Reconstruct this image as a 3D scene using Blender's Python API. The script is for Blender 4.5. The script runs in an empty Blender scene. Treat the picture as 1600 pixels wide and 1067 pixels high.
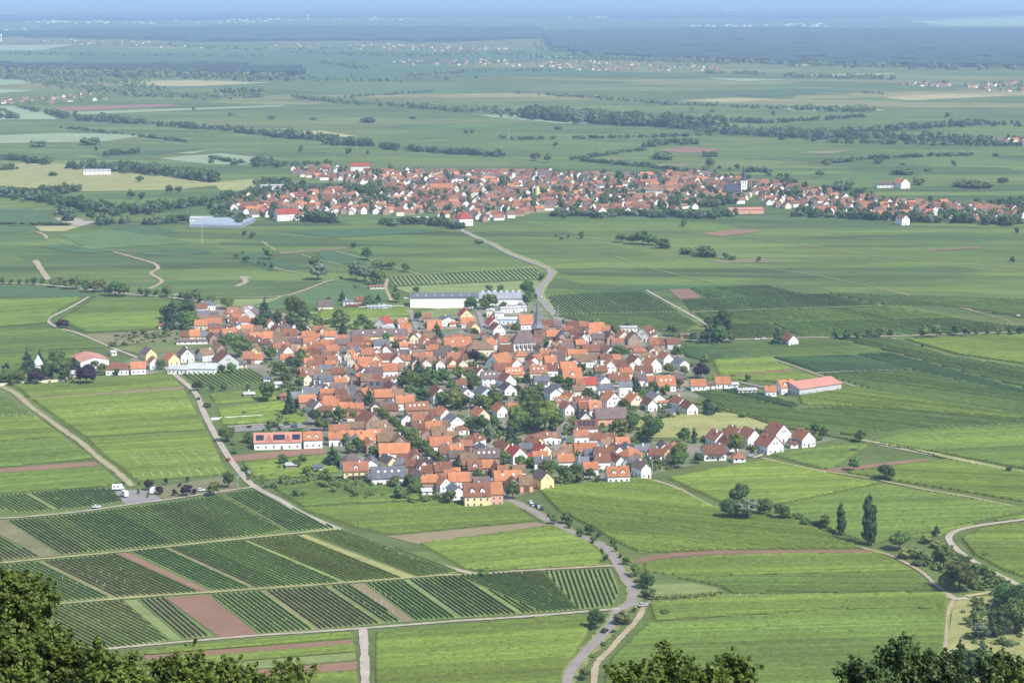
import bpy, bmesh, math, random
import numpy as np
from mathutils import Vector, Matrix

random.seed(7)
rng = np.random.default_rng(11)
R = math.radians
scene = bpy.context.scene
col = scene.collection

# ------------------------------------------------------------------ camera
CAM_H = 260.0
FPX = 3200.0
PITCH = math.atan((533.5 + 12.0) / FPX)
cam_data = bpy.data.cameras.new('camera')
cam = bpy.data.objects.new('camera', cam_data)
col.objects.link(cam)
cam.location = (0, 0, CAM_H)
cam.rotation_euler = (R(90) - PITCH, 0, 0)
cam_data.sensor_width = 36.0
cam_data.lens = 36.0 * FPX / 1600.0
cam_data.clip_start = 1.0
cam_data.clip_end = 200000.0
scene.camera = cam

# ------------------------------------------------------------------ world and sun
SUN_EL, SUN_AZ = 50.0, 44.0        # the sun stands to the right and a little behind the viewer
to_sun = Vector((math.cos(R(SUN_AZ)) * math.cos(R(SUN_EL)), -math.sin(R(SUN_AZ)) * math.cos(R(SUN_EL)), math.sin(R(SUN_EL))))
world = bpy.data.worlds.new('World')
scene.world = world
world.use_nodes = True
wn = world.node_tree
sky = wn.nodes.new('ShaderNodeTexSky')
sky.sky_type = 'NISHITA'
sky.sun_disc = False
sky.sun_elevation = R(SUN_EL)
sky.sun_rotation = math.atan2(to_sun.x, to_sun.y)
sky.air_density = 1.0
sky.dust_density = 1.0
bg = wn.nodes['Background']
wn.links.new(sky.outputs['Color'], bg.inputs['Color'])
bg.inputs['Strength'].default_value = 0.14
sun_data = bpy.data.lights.new('sun', 'SUN')
sun_data.energy = 4.0
sun_data.angle = R(0.5)
sun_data.color = (1.0, 0.95, 0.87)
sun = bpy.data.objects.new('sun', sun_data)
sun.rotation_euler = to_sun.to_track_quat('Z', 'Y').to_euler()
sun.location = (0, 0, 2000)
col.objects.link(sun)
vs = scene.view_settings
vs.view_transform = 'Standard'
vs.look = 'None'
vs.gamma = 1.0
vs.exposure = 0.66
vs.use_curve_mapping = False
HAZE_DENSITY = 6.9e-5
HAZE_COLOR = (0.44, 0.615, 0.92)
scene.cycles.max_bounces = 4
scene.cycles.diffuse_bounces = 2
scene.cycles.glossy_bounces = 1
scene.cycles.transmission_bounces = 1
scene.cycles.transparent_max_bounces = 6
scene.cycles.volume_bounces = 1

# ------------------------------------------------------------------ where a place in the valley lies
_cp, _sp = math.cos(PITCH), math.sin(PITCH)
def G(px, py, z=0.0):
    """World point at height z that lies under photograph pixel (px, py) (1600 px wide)."""
    u, v = px - 800.0, 533.5 - py
    d = (u, FPX * _cp + v * _sp, -FPX * _sp + v * _cp)
    t = (z - CAM_H) / d[2]
    return Vector((d[0] * t, d[1] * t, z))
def proj(p):
    x, y, z = p[0], p[1], p[2] - CAM_H
    dz = y * _cp - z * _sp
    dv = y * _sp + z * _cp
    return 800 + FPX * x / dz, 533.5 - FPX * dv / dz
def mpp(p):
    """metres per photograph pixel at a world point"""
    return (p[1] * _cp - (p[2] - CAM_H) * _sp) / FPX
REG = {'A': (230, 440, 5.3333), 'B': (480, 430, 5.3333), 'C': (730, 430, 5.3333), 'D': (980, 480, 4.4444),
       'E': (380, 600, 5.3333), 'F': (630, 600, 5.3333), 'G': (880, 560, 5.3333), 'L': (0, 430, 5.3333),
       'R': (1000, 640, 2.6667), 'Q': (1000, 840, 2.6667), 'K': (640, 740, 3.2625), 'P': (0, 0, 1.0),
       'U': (330, 240, 3.9525), 'V': (680, 240, 3.9525), 'W': (1030, 240, 2.807), 'N': (0, 240, 3.9525), 'H': (0, 580, 3.9525)}
def RP(r, zx, zy):
    a, b, s = REG[r]
    return a + zx / s, b + zy / s

# ------------------------------------------------------------------ materials
MATS = {}
def mat(name, color, var=0.12, noise_scale=0.2, noise_amt=0.25, second=None, rough=0.85, use_obj=False, attr=None,
        fine=None, spec=0.25, trans=0.0, streak=None, coords='Object', hue=0.0):
    m = bpy.data.materials.new(name)
    m.use_nodes = True
    nt = m.node_tree
    N, L = nt.nodes, nt.links
    bsdf = N['Principled BSDF']
    bsdf.inputs['Roughness'].default_value = rough
    bsdf.inputs['Specular IOR Level'].default_value = spec
    base = N.new('ShaderNodeRGB'); base.outputs[0].default_value = (*color, 1)
    c = base.outputs[0]
    info = N.new('ShaderNodeObjectInfo')
    if use_obj:
        c = info.outputs['Color']
    if attr:
        a = N.new('ShaderNodeAttribute'); a.attribute_name = attr
        c = a.outputs['Color']
    tc = N.new('ShaderNodeTexCoord')
    geo = N.new('ShaderNodeNewGeometry')
    vec = geo.outputs['Position'] if coords == 'World' else tc.outputs['Object']
    def noise(scale, detail=4, mapping=None):
        v = vec
        if mapping:
            mp = N.new('ShaderNodeMapping'); mp.inputs['Scale'].default_value = mapping
            L.new(vec, mp.inputs['Vector']); v = mp.outputs[0]
        n = N.new('ShaderNodeTexNoise'); n.inputs['Scale'].default_value = scale; n.inputs['Detail'].default_value = detail
        n.inputs['Roughness'].default_value = 0.6
        L.new(v, n.inputs['Vector'])
        return n.outputs['Fac']
    if second is not None:
        f = noise(noise_scale * 0.6, 5)
        r = N.new('ShaderNodeMapRange'); r.inputs['From Min'].default_value = 0.42; r.inputs['From Max'].default_value = 0.60
        L.new(f, r.inputs['Value'])
        mx = N.new('ShaderNodeMix'); mx.data_type = 'RGBA'
        L.new(r.outputs[0], mx.inputs['Factor']); L.new(c, mx.inputs['A']); mx.inputs['B'].default_value = (*second, 1)
        c = mx.outputs['Result']
    def mult(c, fac_sock, lo, hi):
        r = N.new('ShaderNodeMapRange'); r.inputs['From Min'].default_value = 0.3; r.inputs['From Max'].default_value = 0.7
        r.inputs['To Min'].default_value = lo; r.inputs['To Max'].default_value = hi
        L.new(fac_sock, r.inputs['Value'])
        vm = N.new('ShaderNodeVectorMath'); vm.operation = 'SCALE'
        L.new(c, vm.inputs[0]); L.new(r.outputs[0], vm.inputs['Scale'])
        return vm.outputs[0]
    if noise_amt:
        c = mult(c, noise(noise_scale), 1 - noise_amt, 1 + noise_amt)
    if fine:
        c = mult(c, noise(fine[0], 3), 1 - fine[1], 1 + fine[1])
    if streak:
        c = mult(c, noise(1.0, 4, streak[0]), 1 - streak[1], 1 + streak[1])
    if var:
        r = N.new('ShaderNodeMapRange'); r.inputs['To Min'].default_value = 1 - var; r.inputs['To Max'].default_value = 1 + var
        L.new(info.outputs['Random'], r.inputs['Value'])
        vm = N.new('ShaderNodeVectorMath'); vm.operation = 'SCALE'
        L.new(c, vm.inputs[0]); L.new(r.outputs[0], vm.inputs['Scale'])
        c = vm.outputs[0]
    if hue:
        wn_ = N.new('ShaderNodeTexWhiteNoise'); wn_.noise_dimensions = '1D'; L.new(info.outputs['Random'], wn_.inputs['W'])
        hr = N.new('ShaderNodeMapRange'); hr.inputs['To Min'].default_value = 0.5 - hue; hr.inputs['To Max'].default_value = 0.5 + hue * .5
        L.new(wn_.outputs['Value'], hr.inputs['Value'])
        hs = N.new('ShaderNodeHueSaturation'); L.new(hr.outputs[0], hs.inputs['Hue']); L.new(c, hs.inputs['Color']); c = hs.outputs['Color']
    L.new(c, bsdf.inputs['Base Color'])
    if trans:
        tr = N.new('ShaderNodeBsdfTranslucent'); L.new(c, tr.inputs['Color'])
        ms = N.new('ShaderNodeMixShader'); ms.inputs[0].default_value = trans
        L.new(bsdf.outputs[0], ms.inputs[1]); L.new(tr.outputs[0], ms.inputs[2])
        L.new(ms.outputs[0], N['Material Output'].inputs['Surface'])
    MATS[name] = m
    return m

ROOF = {
    'o': mat('orange_tiles', (0.365, 0.152, 0.070), 0.16, 0.25, 0.2, fine=(1.6, 0.16)),
    't': mat('terracotta_tiles', (0.255, 0.110, 0.062), 0.16, 0.25, 0.22, fine=(1.6, 0.16)),
    'b': mat('brown_red_tiles', (0.158, 0.071, 0.041), 0.2, 0.25, 0.22, fine=(1.6, 0.16)),
    'd': mat('dark_brown_tiles', (0.125, 0.092, 0.085), 0.2, 0.25, 0.22, fine=(1.6, 0.16)),
    's': mat('slate_roofing', (0.125, 0.130, 0.145), 0.2, 0.25, 0.18, fine=(1.6, 0.12)),
    'm': mat('mossy_old_tiles', (0.179, 0.114, 0.068), 0.16, 0.35, 0.28, fine=(1.6, 0.18)),
    'r': mat('deep_red_tiles', (0.29, 0.058, 0.045), 0.1, 0.25, 0.15, fine=(1.6, 0.12)),
    'p': mat('salmon_sheet_roof', (0.43, 0.20, 0.15), 0.06, 0.12, 0.08),
    'g': mat('pale_grey_sheet', (0.40, 0.41, 0.41), 0.12, 0.15, 0.14),
}
WALL = {
    'w': mat('white_render', (0.80, 0.79, 0.76), 0.06, 0.3, 0.05),
    'c': mat('cream_render', (0.72, 0.64, 0.48), 0.08, 0.3, 0.07),
    'y': mat('yellow_render', (0.76, 0.63, 0.33), 0.06, 0.3, 0.07),
    'k': mat('pink_render', (0.68, 0.36, 0.25), 0.06, 0.3, 0.07),
    'n': mat('sandstone_wall', (0.33, 0.235, 0.175), 0.2, 0.5, 0.2, fine=(2.5, 0.15)),
    'l': mat('pale_blue_render', (0.55, 0.68, 0.80), 0.03, 0.3, 0.05),
    'g': mat('grey_render', (0.46, 0.46, 0.46), 0.1, 0.3, 0.08),
}
ROOF_WORD = {'o': 'orange tiled', 't': 'terracotta tiled', 'b': 'brown red roofed', 'd': 'dark brown roofed', 's': 'slate grey roofed',
             'm': 'mossy tan roofed', 'r': 'deep red roofed', 'p': 'salmon roofed', 'g': 'pale grey roofed'}
WALL_WORD = {'w': 'white', 'c': 'cream', 'y': 'yellow', 'k': 'pink', 'n': 'brown stone', 'l': 'pale blue', 'g': 'grey'}
M_frame = mat('window_frame_paint', (0.75, 0.75, 0.73), 0, 1, 0)
M_pane = mat('window_pane', (0.07, 0.08, 0.095), 0, 1, 0, rough=0.15, spec=0.5)
M_wood = mat('brown_wood', (0.13, 0.075, 0.045), 0.25, 1.0, 0.2)
M_brick = mat('chimney_brick', (0.36, 0.16, 0.10), 0.2, 1.0, 0.2)
M_solar = mat('solar_glass', (0.022, 0.026, 0.045), 0.1, 0.5, 0.1, rough=0.25, spec=0.5)
M_metal = mat('grey_metal', (0.45, 0.46, 0.48), 0.1, 0.5, 0.1, rough=0.5)
M_glassroof = mat('greenhouse_glass', (0.25, 0.29, 0.34), 0.1, 0.1, 0.1, rough=0.3, spec=0.5)
M_bark = mat('bark', (0.09, 0.07, 0.05), 0.2, 0.8, 0.2)
LEAF = {
    'b': mat('leaf_green', (0.100, 0.164, 0.040), 0.38, 2.2, 0.35, trans=0.22, hue=0.05),
    'd': mat('needle_green', (0.046, 0.087, 0.037), 0.2, 2.2, 0.3, trans=0.08),
    'p': mat('copper_leaf', (0.042, 0.022, 0.034), 0.15, 2.2, 0.25, trans=0.1),
    'l': mat('silver_leaf', (0.154, 0.205, 0.116), 0.15, 2.2, 0.25, trans=0.2),
    'y': mat('bright_leaf', (0.125, 0.19, 0.045), 0.2, 2.2, 0.3, trans=0.25),
    'c': mat('poplar_leaf', (0.056, 0.097, 0.035), 0.1, 2.2, 0.3, trans=0.15),
    's': mat('shrub_leaf', (0.109, 0.174, 0.048), 0.4, 2.2, 0.3, trans=0.2, hue=0.06),
}

# ------------------------------------------------------------------ mesh helpers
def link(name, me, parent=None, m=None):
    o = bpy.data.objects.new(name, me)
    col.objects.link(o)
    if parent is not None:
        o.parent = parent
    if m is not None and me is not None:
        if isinstance(m, (list, tuple)):
            for k in m: me.materials.append(k)
        else:
            me.materials.append(m)
    return o
def mesh(name, verts, faces, mi=None):
    me = bpy.data.meshes.new(name)
    me.from_pydata([tuple(v) for v in verts], [], faces)
    if mi is not None:
        me.polygons.foreach_set('material_index', mi)
    me.update()
    return me
def np_mesh(name, V, quads=None, tris=None, colors=None, mi=None):
    """fast mesh from arrays; colors = one RGB per vertex"""
    V = np.asarray(V, dtype=np.float32).reshape(-1, 3)
    idx, tot = [], []
    if quads is not None and len(quads):
        q = np.asarray(quads, dtype=np.int32).reshape(-1, 4); idx.append(q.ravel()); tot.append(np.full(len(q), 4, np.int32))
    if tris is not None and len(tris):
        t = np.asarray(tris, dtype=np.int32).reshape(-1, 3); idx.append(t.ravel()); tot.append(np.full(len(t), 3, np.int32))
    idx = np.concatenate(idx); tot = np.concatenate(tot)
    start = np.concatenate([[0], np.cumsum(tot)[:-1]]).astype(np.int32)
    me = bpy.data.meshes.new(name)
    me.vertices.add(len(V)); me.loops.add(len(idx)); me.polygons.add(len(tot))
    me.vertices.foreach_set('co', V.ravel())
    me.loops.foreach_set('vertex_index', idx)
    me.polygons.foreach_set('loop_start', start)
    try: me.polygons.foreach_set('loop_total', tot)
    except Exception: pass
    if mi is not None: me.polygons.foreach_set('material_index', np.asarray(mi, np.int32))
    if colors is not None:
        a = me.color_attributes.new('tint', 'FLOAT_COLOR', 'POINT')
        c4 = np.ones((len(V), 4), np.float32); c4[:, :3] = colors
        a.data.foreach_set('color', c4.ravel())
    me.update(calc_edges=True)
    return me
def box_vf(x0, x1, y0, y1, z0, z1):
    v = [(x0, y0, z0), (x1, y0, z0), (x1, y1, z0), (x0, y1, z0), (x0, y0, z1), (x1, y0, z1), (x1, y1, z1), (x0, y1, z1)]
    f = [(3, 2, 1, 0), (4, 5, 6, 7), (0, 1, 5, 4), (1, 2, 6, 5), (2, 3, 7, 6), (3, 0, 4, 7)]
    return v, f
class MB:
    def __init__(s): s.v, s.f, s.m = [], [], []
    def add(s, v, f, mi=0):
        b = len(s.v); s.v += [tuple(p) for p in v]; s.f += [tuple(i + b for i in q) for q in f]; s.m += [mi] * len(f); return s
    def box(s, x0, x1, y0, y1, z0, z1, mi=0): return s.add(*box_vf(x0, x1, y0, y1, z0, z1), mi)
    def cyl(s, cx, cy, z0, z1, r0, r1, n=8, mi=0):
        v = [(cx + r0 * math.cos(2 * math.pi * i / n), cy + r0 * math.sin(2 * math.pi * i / n), z0) for i in range(n)]
        v += [(cx + r1 * math.cos(2 * math.pi * i / n), cy + r1 * math.sin(2 * math.pi * i / n), z1) for i in range(n)]
        f = [(i, (i + 1) % n, n + (i + 1) % n, n + i) for i in range(n)] + [tuple(range(n, 2 * n)), tuple(range(n - 1, -1, -1))]
        return s.add(v, f, mi)
    def wheel(s, cx, cy, cz, r, w, n=10, mi=0):
        v = [(cx + r * math.cos(2 * math.pi * i / n), cy - w / 2, cz + r * math.sin(2 * math.pi * i / n)) for i in range(n)]
        v += [(x, cy + w / 2, z) for x, _, z in v]
        f = [(i, (i + 1) % n, n + (i + 1) % n, n + i) for i in range(n)] + [tuple(range(n)), tuple(range(2 * n - 1, n - 1, -1))]
        return s.add(v, f, mi)
    def build(s, name): return mesh(name, s.v, s.f, s.m)

def tag(o, label=None, cat=None, group=None, kind=None):
    if label: o['label'] = label
    if cat: o['category'] = cat
    if group: o['group'] = group
    if kind: o['kind'] = kind
    return o

# ------------------------------------------------------------------ labels: look + landmark, made unique by rank of distance
LANDMARKS = [
    ('the grey church spire', 840, 540), ('the long white winery hall', 690, 475), ('the light blue house', 757, 610),
    ('the purple copper beech', 743, 556), ('the dark chestnut grove', 835, 655), ('the salmon roofed hall', 1258, 616),
    ('the pale mown meadow', 1090, 664), ('the long yellow terrace', 595, 522), ('the grey shed row', 330, 572),
    ('the solar panel hall', 435, 684), ('the walled cemetery', 75, 575), ('the pink front house', 748, 770),
    ('the white gabled row', 1180, 685), ('the narrow dark main street', 548, 590), ('the tree lined avenue', 645, 685),
    ('the staked vine plot', 345, 590), ('the camper van parking', 215, 772), ('the white street building', 908, 678),
    ('the dark brown hall', 950, 648), ('the tall garden spruce', 453, 625), ('the lone red house', 1235, 525),
    ('the tall poplar', 1357, 815), ('the lower road fork', 985, 945), ('the striped vine plot', 725, 435),
    ('the northern road bend', 858, 430), ('the yellow gabled house', 848, 743), ('the yellow balcony house', 555, 732),
    ('the long slate barn', 605, 735), ('the bright red house', 806, 703), ('the farthest orange farmyards', 335, 505),
    ('the biggest orange roof', 822, 502), ('the glasshouses', 335, 350), ('the white church tower', 1161, 300),
    ('the tree lined road', 130, 452), ('the red soil strip', 1180, 863), ('the gravel bend scrub', 1500, 880),
    ('the two dormer house', 963, 735), ('the barns by the street', 520, 565), ('the old school', 752, 542),
    ('the two orange bungalows', 1115, 598), ('the white apartment house', 975, 598), ('the back garden vineyard', 425, 720),
    ('the lower dirt track', 950, 1015), ('the brown barn pair', 1040, 532), ('the roadside hedge', 900, 815),
    ('the silver willow', 495, 420), ('the parked car row', 832, 792), ('the round tree pair', 495, 396),
    ('the long orange roof', 618, 702), ('the orange dormer hall', 715, 528),
]
ORD = ['', 'second ', 'third ', 'fourth ', 'fifth ', 'sixth ', 'seventh ', 'eighth ', 'ninth ', 'tenth ', 'eleventh ', 'twelfth ', 'thirteenth ',
       'fourteenth ', 'fifteenth ', 'sixteenth ', 'seventeenth ', 'eighteenth ', 'nineteenth ', 'twentieth ']
REGISTRY = []
def register(o, phrase, px, py, cat, group=None, avoid=None):
    best = min((l for l in LANDMARKS), key=lambda l: (1e9 if math.hypot(l[1] - px, l[2] - py) < 9 and cat in ('house', 'barn', 'hall') else math.hypot(l[1] - px, (l[2] - py) * 1.6)))
    REGISTRY.append((o, phrase, best, px, py))
    o['category'] = cat
    if group: o['group'] = group
def finish_labels():
    buckets = {}
    for o, ph, lm, px, py in REGISTRY:
        dx, dy = px - lm[1], py - lm[2]
        if abs(dy) * 1.6 > abs(dx):
            rel = 'beyond' if dy < 0 else 'in front of'
        else:
            rel = 'beside'
        buckets.setdefault((ph, rel, lm[0]), []).append((math.hypot(dx, dy * 1.6), o))
    for (ph, rel, lm), items in buckets.items():
        items.sort(key=lambda t: t[0])
        for i, (d, o) in enumerate(items):
            if len(items) > 1 and len(f'{ph} {rel} {lm}, {ORD[min(i, 19)]}nearest'.split()) > 16: ph = ph.replace(' with skylights', '').replace(' with dormers', '').replace(' with solar panels', '')
            if len(items) == 1:
                o['label'] = f'{ph} {rel} {lm}'
            else:
                o['label'] = f'{ph} {rel} {lm}, {ORD[min(i, 19)]}nearest'

# ================================================================== the land
def poly_obj(name, pts, z, m, color=None, kind='structure'):
    bm = bmesh.new()
    vs_ = [bm.verts.new((p[0], p[1], z)) for p in pts]
    f = bm.faces.new(vs_)
    bm.normal_update()
    if f.normal.z < 0: f.normal_flip()
    bmesh.ops.triangulate(bm, faces=bm.faces[:])
    me = bpy.data.meshes.new(name); bm.to_mesh(me); bm.free()
    o = link(name, me, None, m)
    if color: o.color = (*color, 1)
    o['kind'] = kind
    return o

# base sheet: the plain with its patchwork of plots
def plain_material():
    m = bpy.data.materials.new('vineyard_plain'); m.use_nodes = True
    nt = m.node_tree; N, L = nt.nodes, nt.links
    bsdf = N['Principled BSDF']; bsdf.inputs['Roughness'].default_value = 0.95; bsdf.inputs['Specular IOR Level'].default_value = 0.1
    geo = N.new('ShaderNodeNewGeometry')
    def mapped(scale, rot=0):
        mp = N.new('ShaderNodeMapping'); mp.vector_type = 'TEXTURE' if False else 'POINT'
        mp.inputs['Rotation'].default_value = (0, 0, rot); mp.inputs['Scale'].default_value = scale
        L.new(geo.outputs['Position'], mp.inputs['Vector']); return mp.outputs[0]
    def ramp(fac, stops):
        r = N.new('ShaderNodeValToRGB'); r.color_ramp.interpolation = 'CONSTANT'
        els = r.color_ramp.elements
        while len(els) < len(stops): els.new(0.5)
        for e, (p, c) in zip(els, stops): e.position = p; e.color = (*c, 1)
        L.new(fac, r.inputs[0]); return r.outputs[0]
    def cells(scale, rot, rnd=1.0):
        v = N.new('ShaderNodeTexVoronoi'); v.voronoi_dimensions = '2D'; v.distance = 'CHEBYCHEV'; v.inputs['Scale'].default_value = 1.0
        v.inputs['Randomness'].default_value = rnd
        L.new(mapped(scale, rot), v.inputs['Vector'])
        s = N.new('ShaderNodeSeparateColor'); L.new(v.outputs['Color'], s.inputs[0]); return s.outputs[0], s.outputs[1]
    a, a2 = cells((1 / 210, 1 / 62, 1), R(-9), 0.8)
    b, b2 = cells((1 / 620, 1 / 300, 1), R(6))
    c1 = ramp(a, [(0, (0.086, 0.126, 0.033)), (0.22, (0.101, 0.145, 0.034)), (0.45, (0.076, 0.114, 0.033)), (0.62, (0.113, 0.150, 0.039)), (0.80, (0.066, 0.097, 0.030)), (0.9, (0.122, 0.150, 0.043)), (0.965, (0.075, 0.115, 0.036))])
    c2 = ramp(b, [(0, (0.092, 0.126, 0.034)), (0.3, (0.110, 0.136, 0.039)), (0.5, (0.074, 0.107, 0.030)), (0.7, (0.122, 0.145, 0.046)), (0.85, (0.171, 0.165, 0.061)), (0.93, (0.244, 0.204, 0.085))])
    # vineyards near, mixed arable land beyond the second village
    sx = N.new('ShaderNodeSeparateXYZ'); L.new(geo.outputs['Position'], sx.inputs[0])
    far = N.new('ShaderNodeMapRange'); far.inputs['From Min'].default_value = 3000; far.inputs['From Max'].default_value = 5200
    far.inputs['To Max'].default_value = 0.7
    L.new(sx.outputs['Y'], far.inputs['Value'])
    mx = N.new('ShaderNodeMix'); mx.data_type = 'RGBA'; L.new(far.outputs[0], mx.inputs['Factor']); L.new(c1, mx.inputs['A']); L.new(c2, mx.inputs['B'])
    c = mx.outputs['Result']
    def mul(c, scale, lo, hi, detail=5):
        n = N.new('ShaderNodeTexNoise'); n.inputs['Scale'].default_value = 1.0; n.inputs['Detail'].default_value = detail
        L.new(mapped(scale), n.inputs['Vector'])
        r = N.new('ShaderNodeMapRange'); r.inputs['From Min'].default_value = 0.3; r.inputs['From Max'].default_value = 0.7
        r.inputs['To Min'].default_value = lo; r.inputs['To Max'].default_value = hi
        L.new(n.outputs['Fac'], r.inputs['Value'])
        v = N.new('ShaderNodeVectorMath'); v.operation = 'SCALE'; L.new(c, v.inputs[0]); L.new(r.outputs[0], v.inputs['Scale']); return v.outputs[0]
    t1, t2 = cells((1 / 150, 1 / 26, 1), R(-7), 0.9)
    tr_ = N.new('ShaderNodeMapRange'); tr_.inputs['To Min'].default_value = 0.80; tr_.inputs['To Max'].default_value = 1.16
    L.new(t2, tr_.inputs['Value'])
    tv = N.new('ShaderNodeVectorMath'); tv.operation = 'SCALE'; L.new(c, tv.inputs[0]); L.new(tr_.outputs[0], tv.inputs['Scale']); c = tv.outputs[0]
    nr_ = N.new('ShaderNodeMapRange'); nr_.inputs['From Min'].default_value = 1350; nr_.inputs['From Max'].default_value = 1700; nr_.inputs['To Min'].default_value = 0.4
    L.new(sx.outputs['Y'], nr_.inputs['Value'])
    gx = N.new('ShaderNodeMix'); gx.data_type = 'RGBA'; L.new(nr_.outputs[0], gx.inputs['Factor']); gx.inputs['A'].default_value = (0.105, 0.135, 0.042, 1); L.new(c, gx.inputs['B'])
    c = gx.outputs['Result']
    c = mul(c, (1 / 60, 1 / 14, 1), 0.86, 1.14)
    c = mul(c, (1 / 5, 1 / 1.6, 1), 0.84, 1.16, 3)
    c = mul(c, (1 / 400, 1 / 260, 1), 0.84, 1.14)
    L.new(c, bsdf.inputs['Base Color'])
    return m
M_plain = plain_material()
gm = mesh('ground', [(-9000, 640, 0), (9000, 640, 0), (26000, 75000, 0), (-26000, 75000, 0)], [(0, 1, 2, 3)])
ground = link('ground', gm, None, M_plain); ground['kind'] = 'structure'

# the wooded slope the viewer stands on, below the frame
M_slope = mat('slope_undergrowth', (0.06, 0.085, 0.03), 0, 0.15, 0.35, second=(0.11, 0.11, 0.05), coords='World')
def slope_z(y):
    t = max(0.0, 1 - y / 720.0)
    return 257.0 * t ** 1.28 - 0.6 * (1 - t)
ys = [-180, -60, 0, 25] + list(range(50, 741, 30))
xs = list(range(-420, 421, 60))
V, F = [], []
for y in ys:
    for x in xs:
        V.append((x, y, (slope_z(max(y, 0)) - 2.5 if y > 0 else 254.5) + (1.2 * math.sin(x * .03 + y * .02) if 0 < y < 600 else 0)))
n = len(xs)
for j in range(len(ys) - 1):
    for i in range(n - 1):
        F.append((j * n + i, j * n + i + 1, (j + 1) * n + i + 1, (j + 1) * n + i))
slope = link('hillside', mesh('hillside', V, F), None, M_slope); slope['kind'] = 'structure'

M_field = mat('field_soil_and_grass', (0.1, 0.15, 0.05), 0.0, 0.05, 0.14, use_obj=True, fine=(0.5, 0.16), rough=0.95, spec=0.1, streak=((0.015, 0.12, 1), 0.13), coords='World')
M_bare = mat('ploughed_soil', (0.2, 0.12, 0.09), 0.0, 0.06, 0.10, use_obj=True, fine=(0.9, 0.10), rough=0.95, spec=0.1, coords='World')
FC = {  # ground colour of the plot, colour of its vines
    '1': ((0.140, 0.175, 0.045), (0.150, 0.210, 0.032)),
    '2': ((0.125, 0.160, 0.045), (0.122, 0.185, 0.032)),
    '3': ((0.165, 0.210, 0.072), (0.092, 0.142, 0.028)),
    '4': ((0.075, 0.120, 0.045), (0.055, 0.105, 0.032)),
    'M': ((0.250, 0.250, 0.095), None), 'm': ((0.175, 0.215, 0.075), None), 'g': ((0.13, 0.16, 0.05), None),
    'S': ((0.205, 0.122, 0.082), None), 'T': ((0.205, 0.165, 0.095), None), 't': ((0.165, 0.155, 0.080), None),
    'P': ((0.215, 0.260, 0.150), None), 'Y': ((0.300, 0.275, 0.130), None), 'K': ((0.30, 0.26, 0.20), None),
    'D': ((0.062, 0.108, 0.045), None), 'x': ((0.085, 0.140, 0.048), None), 'a': ((0.22, 0.21, 0.2), None),
}
FNAME = {'M': 'mown_meadow', 'm': 'meadow', 'g': 'grass_plot', 'S': 'ploughed_field', 'T': 'fallow_strip', 't': 'fallow_strip', 'P': 'grain_field', 'Y': 'grain_field',
         'K': 'bare_yard', 'D': 'dark_field', 'x': 'field', 'a': 'gravel_yard'}
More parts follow.
